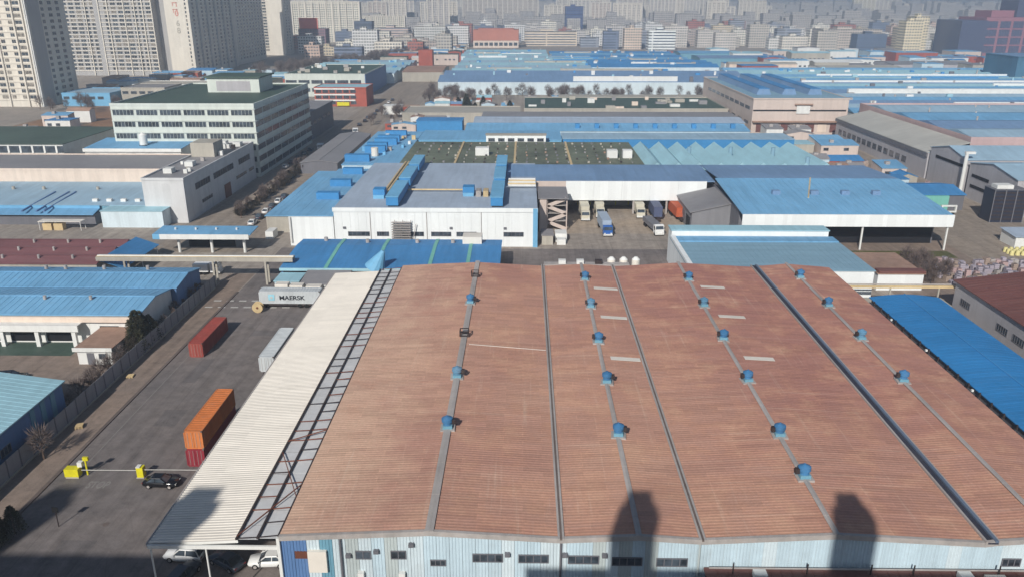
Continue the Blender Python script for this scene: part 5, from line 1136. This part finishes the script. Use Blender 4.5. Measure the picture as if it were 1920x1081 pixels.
# ------------------------------------------------------------------ apartment towers on the left
def apartment(label, x0, x1, y0, y1, h, front, side, fl=3.05, wall='apt', fins=True, mark=False):
    """front: list of (x, width) of window columns on the face towards the camera; side: list of (y, width) on the +x face"""
    r = thing('apartment_tower', label, 'apartment building', ((x0+x1)/2, (y0+y1)/2, 0), 'apartment towers')
    MB().box(x0, x1, y0, y1, 0, h).build('wall', M[wall], r); MB().box(x0+2, x1-2, y0+2, y1-2, h, h+3.5).build('roof_room', M['aptgrey'], r)
    nf = int((h-5)/fl)
    for f in range(nf):
        z = 4+f*fl
        for x, w in front: win(r, x, y0-.02, z+.55, w, 2.0, mull=1 if w > 2 else 0, frame=M['apt'], pane=rng.choice((GLASS, GLASS, GLASSD, GLASSC)))
        for y, w in side: win(r, x1+.02, y, z+.6, w, 1.9, '+x', 1, frame=M['aptgrey'], pane=rng.choice((GLASS, GLASSD, GLASSD)))
    if fins:
        for x in fins: MB().box(x-.35, x+.35, y0-.9, y0-.02, 0, h+.6).build('fin', M['apt'], r)
        for x, w in front: MB().box(x-w/2-.3, x+w/2+.3, y0-.55, y0-.2, 2.6, h-1).build('balcony_recess', M['aptgrey'], r) if False else None
        for f in range(nf+1):
            for xa, xb in zip(fins, fins[1:]): MB().box(xa+.36, xb-.36, y0-.35, y0-.02, 4+f*fl-.42, 4+f*fl+.12).build('floor_band', M['apt'], r)
    return r
# nearest tower
T1 = apartment('nearest cream apartment tower with gridded windows and deep blue shaded side', -330, -276.5, 466, 505, 78,
          [(-304, 3.6), (-298.4, 3.6), (-293.2, 2.4), (-287.1, 2.4), (-282.2, 4.0)], [(481, 3.0), (489, 4.0), (497, 3.6)], 3.4, fins=[-306.5, -295.6, -284.9, -279.6])
for x in (-277.8, -276.9): MB().box(x-.25, x+.25, 465.2, 466, 0, 78).build('corner_fin', M['white'], T1)
MB().box(-276.48, -276.2, 466.5, 478, 0, 77).build('blank_panel', M['aptgrey'], T1)
T2 = apartment('second apartment slab with cream fins and grey recessed bays', -372, -296, 668, 684, 82,
          [(-366+k*5.6, 4.2) for k in range(13) if k != 5], [], 3.1, 'aptgrey', fins=[-369, -349.5, -338.6, -331.5, -318.5, -310, -303.5, -296.3])
MB().box(-342.5, -338.2, 667.2, 667.9, 0, 82).build('stair_recess', M['aptgrey'], T2)
MB().box(-295.9, -286.5, 676, 684, 0, 80).build('stair_wing', M['aptgrey'], T2)
T3 = apartment('apartment slab showing a narrow cream end wall with faded vertical lettering', -286, -266.5, 668, 770, 84, [(-269.2, 1.2)], [(676+k*9.4, 4.0) for k in range(10)], 3.1, fins=None)
T3['label'] = 'apartment slab showing a narrow cream end wall with faded vertical lettering'
for k in range(5): MB().box(-266.46, -266.0, 684+k*19, 686.4+k*19, 0, 84).build('side_fin', M['aptgrey'], T3)
REDI = flat('faded_red_lettering', (206, 140, 126), .9); GRI = flat('faded_grey_lettering', (176, 170, 158), .9)
for i, (g, z) in enumerate((('0', 54), ('6', 46.5), ('8', 41))):
    text(g, 6.0, (-276.6, 667.9, z-8), (R(90), 0, 0), REDI if i < 1 else GRI, T3, .03)
for z in (62, 56, 51):
    for (x, w, h, dz) in ((-277.5, 4, .6, 0), (-276, .6, 3.4, -1.4), (-279, .6, 2.6, -1.2)): MB().box(x-w/2, x+w/2, 667.85, 667.98, z+dz-h/2, z+dz+h/2).build('lettering_stroke', REDI, T3)
T4 = apartment('further apartment slab behind the lettered one', -287, -270.5, 782, 868, 84, [], [(790+k*9, 4.0) for k in range(9)], 3.1, fins=None)
T5 = apartment('far apartment tower with cream corner wall beside the red sign block', -316, -265.5, 925, 958, 84, [(-310+k*6, 4.2) for k in range(5)], [(935, 3), (945, 3)], 3.1, fins=[-313, -301, -289, -280, -273])
MB().box(-280, -266, 924, 924.98, 0, 84).build('blank_end_wall', M['apt'], T5)

# ------------------------------------------------------------------ the city behind
def city_block(name, label, x0, x1, y0, y1, h, col, mat=None, cat='building', group=None, extra=None, fins=0):
    b = MB(); b.box(x0, x1, y0, y1, 0, h)
    w = x1-x0; d = y1-y0
    if extra is not False: b.box(x0+w*.3, x0+w*.55, y0+d*.3, y0+d*.7, h-.1, h+3)
    for k in range(fins+1 if fins else 0): x = x0+k*w/fins; f_ = .5+y0*.0004; b.box(x-f_, x+f_, y0-1.6, y0-.01, 0, h+1, 1)
    if fins: b.box(x0, x1, y0-1.0, y0-.02, h-.8, h+.9, 1)
    o = b.build(name, [mat or FAC, M['apt']]); o.color = (*lin(*col), 1); tag(o, label, cat, group); return o
MH = thing('market_hall', 'long market hall with terracotta upper storeys over a cream ground floor', 'building', (-37, 1092, 0))
MB().box(-66, -8, 1075, 1110, 0, 9).build('ground_floor', M['creamwall'], MH); TC = paint('terracotta_cladding', (192, 122, 100), var=.08)
MB().box(-66.3, -7.7, 1074.6, 1110.3, 9.02, 22).build('upper_storey', TC, MH); MB().box(-60, -14, 1082, 1104, 22, 23.5).build('roof', paint('terracotta_roof_sheet', (186, 120, 102), var=.08), MH)
for k in range(9): win(MH, -62+k*6.3, 1074.98, 2.5, 4.6, 4, mull=2)
for args in ((148, 180, 1000, 1020, 24, (236, 238, 234), 'white seven-storey block with window strips at the factory edge'), (124, 146, 1045, 1060, 25, (224, 204, 184), 'cream and pink blank-sided block beside the white one'),
             (366, 440, 1040, 1075, 24, (204, 192, 180), 'long beige stepped block right of the centre'), (70, 100, 1450, 1480, 48, (66, 84, 134), 'navy glass tower before the far apartments'),
             (300, 330, 1030, 1045, 14, (226, 222, 214), 'white low block with red top row'), (395, 430, 1000, 1020, 20, (90, 104, 128), 'dark blue glass block near the pink complex'),
             (-205, -160, 1150, 1180, 22, (216, 196, 184), 'beige block with vertical strips before the far slabs'), (-140, -100, 1060, 1085, 26, (214, 212, 206), 'pale grid block left of the market hall'),
             (-240, -215, 1180, 1200, 30, (84, 92, 108), 'dark glass block left of the beige strips'), (0, 70, 1120, 1150, 18, (222, 206, 184), 'yellowish banded block behind the blue factory roofs')):
    city_block('city_building', args[6], *args[:5], args[5], FAC2 if args[5][0] < 120 or 'strip' in args[6] or 'banded' in args[6] else FAC)
r = city_block('red_sign_block', 'block with bright red top sign beside the apartment tower', -268, -236, 990, 1010, 26, (150, 120, 130))
hall('rooftop_sign', 'bright orange-red rooftop sign box', -266, -244, 989, 990, 38, flat('orange_red_sign', (226, 96, 74)), flat('orange_red_sign', (226, 96, 74)), 'flat', oh=.02, z0=26.1, cat='sign')
for i, (a, b, c, h) in enumerate(((-345, -238, 1215, 55), (-262, -190, 1330, 34), (-150, 32, 2050, 62), (80, 150, 2150, 66), (160, 215, 2200, 60), (225, 285, 2060, 60), (296, 500, 2100, 60), (925, 985, 2400, 62), (1000, 1100, 2500, 56), (-210, -160, 2300, 64))):
    city_block('apartment_block', ('wide cream apartment slab with white fins beside the red sign', 'lower cream apartment slab in front of the wide one', 'broad far apartment slab behind the market hall', 'tall far cream apartment pair', 'far pale apartment slab behind the navy tower', 'far pinkish apartment slab', 'very broad far apartment group', 'far yellowish apartment slab on the right', 'farthest apartment slab on the right', 'hazy apartment slab left of centre')[i],
               a, b, c, c+16, h, ((226, 220, 204), (224, 218, 202), (206, 194, 180), (216, 206, 190), (208, 204, 196), (212, 200, 190), (206, 198, 186), (220, 210, 184), (210, 200, 188), (206, 198, 188))[i], cat='apartment building', fins=max(4, int((b-a)/(9 if i < 2 else 12))))
k = 0
for px0, px1, ya, yb, n in ((-.235, -.06, 1500, 2300, 14), (.02, .26, 1650, 2500, 26), (.26, .6, 2300, 3300, 16), (-.3, -.2, 1500, 2200, 5)):
    for q in range(n):
        yy = ya+(yb-ya)*(q+rng.random())/n; x = (px0+(px1-px0)*rng.random())*yy; w = rng.uniform(28, 62); c = rng.choice(((222, 212, 196), (212, 206, 198), (226, 216, 202), (204, 196, 188), (216, 200, 186)))
        city_block('apartment_block', f'far {"broad" if w > 45 else "narrow"} pale apartment slab '+('behind the wide cream slab' if px0 < -.1 and px0 > -.25 else 'behind the city centre blocks' if px0 > 0 and px0 < .2 else 'on the hazy right horizon' if px0 > .2 else 'behind the tower row'), x, x+w, yy, yy+14, rng.uniform(44, 64) if px0 < .2 else rng.uniform(34, 50), c, cat='apartment building', group='far pale apartment slabs', fins=int(w/8))
# pinkish complex on the right
PX = thing('pink_complex', 'large maroon-pink complex with dark glass bays and stepped top', 'building', (560, 960, 0))
pk = paint('dusty_maroon_cladding', (150, 104, 116), var=.05)
MB().box(505, 700, 930, 990, 0, 40).build('wall', pk, PX)
MB().box(478, 506, 928, 985, 0, 37).build('dark_wing', flat('slate_blue_glass', (74, 80, 104), .3), PX)
MB().box(545, 600, 945, 980, 40, 58).build('dark_top', flat('slate_blue_glass', (74, 80, 104), .3), PX); MB().box(520, 700, 950, 985, 40, 47).build('upper_storey', pk, PX)
for k in range(9):
    for f in range(4): win(PX, 512.5+k*14, 929.98, 3+f*8.6, 11.5, 7.4, mull=3, pane=flat('slate_blue_glass', (74, 80, 104), .3), frame=pk)
for a in ((432, 452, 960, 980, 36, 'cream residential tower with yellowish end wall'), (455, 472, 990, 1010, 40, 'taller cream residential tower behind the pink complex')): city_block('residential_tower', a[5], *a[:5], (232, 218, 186))
for a in ((235, 300, 655, 690, 7, 'white', 'concrete', 'long white rail shed with open bays'), (305, 330, 640, 660, 6, 'concrete', 'tanroof', 'small concrete store by the rail shed'), (170, 226, 690, 702, 8, 'creamwall', 'concrete', 'cream low depot before the city'), (245, 300, 740, 760, 6.5, 'white', 'white', 'bright white modern hall before the city'), (310, 380, 700, 740, 7, 'grey', 'greyroof', 'grey low depot beside the bright white hall'), (160, 240, 760, 800, 8, 'bluewall4', 'slate', 'blue-roofed depot before the city'), (155, 215, 830, 870, 8, 'bluewall4', 'roofblue2', 'blue-roofed hall at the city edge'), (400, 470, 660, 720, 7, 'concrete', 'concrete', 'pale depot yard shed on the right')):
    hall('depot', a[7], *a[:5], M[a[5]], M[a[6]], 'gx', 1.2, .3)
PAL2 = [(226, 218, 204), (214, 206, 196), (202, 196, 190), (226, 224, 220), (210, 184, 168), (190, 176, 166), (176, 110, 96), (160, 164, 172), (216, 200, 172), (120, 130, 150), (198, 190, 178), (232, 226, 212)]
LBL = {0: 'pale cream', 1: 'beige-grey', 2: 'light grey', 3: 'off-white', 4: 'pinkish beige', 5: 'taupe', 6: 'brick red', 7: 'cool grey', 8: 'sandy', 9: 'blue-grey glass', 10: 'stone grey', 11: 'warm white'}
occ = [(-70, -4, 1070, 1115), (145, 183, 990, 1025), (120, 150, 1040, 1065), (360, 445, 1030, 1080), (65, 105, 1445, 1485), (-350, -185, 1140, 1350), (475, 710, 920, 1000), (425, 475, 950, 1015), (-275, -230, 985, 1015), (-145, -95, 1055, 1090), (0, 75, 1115, 1155), (295, 335, 1025, 1050), (390, 435, 995, 1025)]
cand = []
y = 880.0
while y < 5200:
    step = 26+y*.016; xlim = y*.68+40; x = -xlim
    while x < xlim:
        w = rng.uniform(14, 30)*(1+y*.00012); d = rng.uniform(12, 20); yy = y+rng.uniform(-5, 5)
        ok = not any(a < x+w and x < b and c < yy+d and yy < e for a, b, c, e in occ) and rng.random() > .16
        if x < -262 and yy < 990: ok = False
        if x+w > -60 and x < 150 and yy < 890: ok = False
        if x > 20 and yy < 1000: ok = False
        if x+w > -75 and x < 25 and yy < 1075: ok = False
        if 100 < x < 200 and yy < 1040: ok = False
        if ok: cand.append((yy, x, w, d))
        x += w+rng.uniform(4, 16)
    y += step
LMK = [(-.3, 'the row of apartment towers'), (-.2, 'the wide cream apartment slab'), (-.12, 'the pale grid block'), (-.035, 'the terracotta market hall'), (.05, 'the navy glass tower'), (.12, 'the cream and pink block'), (.16, 'the white seven-storey block'), (.29, 'the white block with red top row'), (.37, 'the long beige stepped block'), (.46, 'the cream residential towers'), (.58, 'the pinkish complex')]
cand.sort(); nb = 0; stuff = MB(); scol = []
def height(yy):
    if yy < 1400: return rng.choice((9, 12, 12, 15, 15, 18, 21, 26))
    if yy < 2200: return rng.choice((12, 15, 18, 20, 24, 28, 36))
    return rng.choice((12, 16, 20, 30, 40, 46, 52))
for yy, x, w, d in cand:
    h = height(yy)*rng.uniform(.9, 1.1)
    px = x/yy
    if nb < 300 and -.64 < px < .66 and not (px > .52 and yy < 1000):
        ci = rng.randrange(len(PAL2)); tall = 'low' if h < 14 else ('mid-rise' if h < 24 else 'taller')
        city_block('city_building', f'{LBL[ci]} {tall} block ' + ('standing near ' if yy < 1150 else 'far behind ') + min(LMK, key=lambda q: abs(q[0]-px))[1], x, x+w, yy, yy+d, h, PAL2[ci], FAC2 if ci in (9, 7) else FAC, group=f'{LBL[ci]} {tall} city blocks'); nb += 1
    elif yy > 1000:
        stuff.box(x, x+w, yy, yy+d, 0, h)
# the farther city is one mass
o = stuff.build('distant_city', facade('distant_city_mass')); o.color = (*lin(186, 180, 174), 1); tag(o, 'hazy mass of countless pale buildings far behind', 'city', None, 'stuff')
for k in range(80):
    t = rng.uniform(-.6, .66); yy = rng.uniform(1500, 2600); b = rng.uniform(14, 30)
    if nb > 9999: break
# ------------------------------------------------------------------ the two towers behind the camera, whose shadows fall into view
TA = thing('high_rise', 'high-rise slab behind the view whose roof blocks throw shadows on the gate', 'high-rise', (-95, -9, 0))
MB().box(-140, -55, -17, -1, 0, 50.6).build('wall', M['apt'], TA)
TB_ = thing('high_rise', 'high-rise slab behind the view whose roof blocks throw shadows on the warehouse', 'high-rise', (5, -9, 0))
MB().box(-20.7, 32, -17, -1, 0, 50.6).build('wall', M['apt'], TB_)
for rt, xs in ((TA, ((-86.6, 2.4), (-58.4, 2.6))), (TB_, ((-12.2, 1.8), (8.8, 1.75)))):
    for x, w in xs:
        MB().box(x-w, x+w, -7.4, -5, 50.6, 60.6).build('stair_head', M['apt'], rt); MB().box(x-w+.4, x+w*.45, -7.2, -5, 60.6, 62.2).build('tank_room', M['apt'], rt)
# ------------------------------------------------------------------ haze
hz = MB().box(-9400, 9400, -700, 9400, -1.5, 185).build('haze', NT('haze_air').m); hz['kind'] = 'stuff'; hz['label'] = 'thin pale winter haze over the whole district'; hz['category'] = 'haze'
t = hz.data.materials[0].node_tree; t.nodes.clear(); ou = t.nodes.new('ShaderNodeOutputMaterial'); pv = t.nodes.new('ShaderNodeVolumePrincipled')
pv.inputs['Color'].default_value = (.76, .87, 1.0, 1); pv.inputs['Density'].default_value = .00048; pv.inputs['Anisotropy'].default_value = .5
t.links.new(pv.outputs[0], ou.inputs['Volume'])
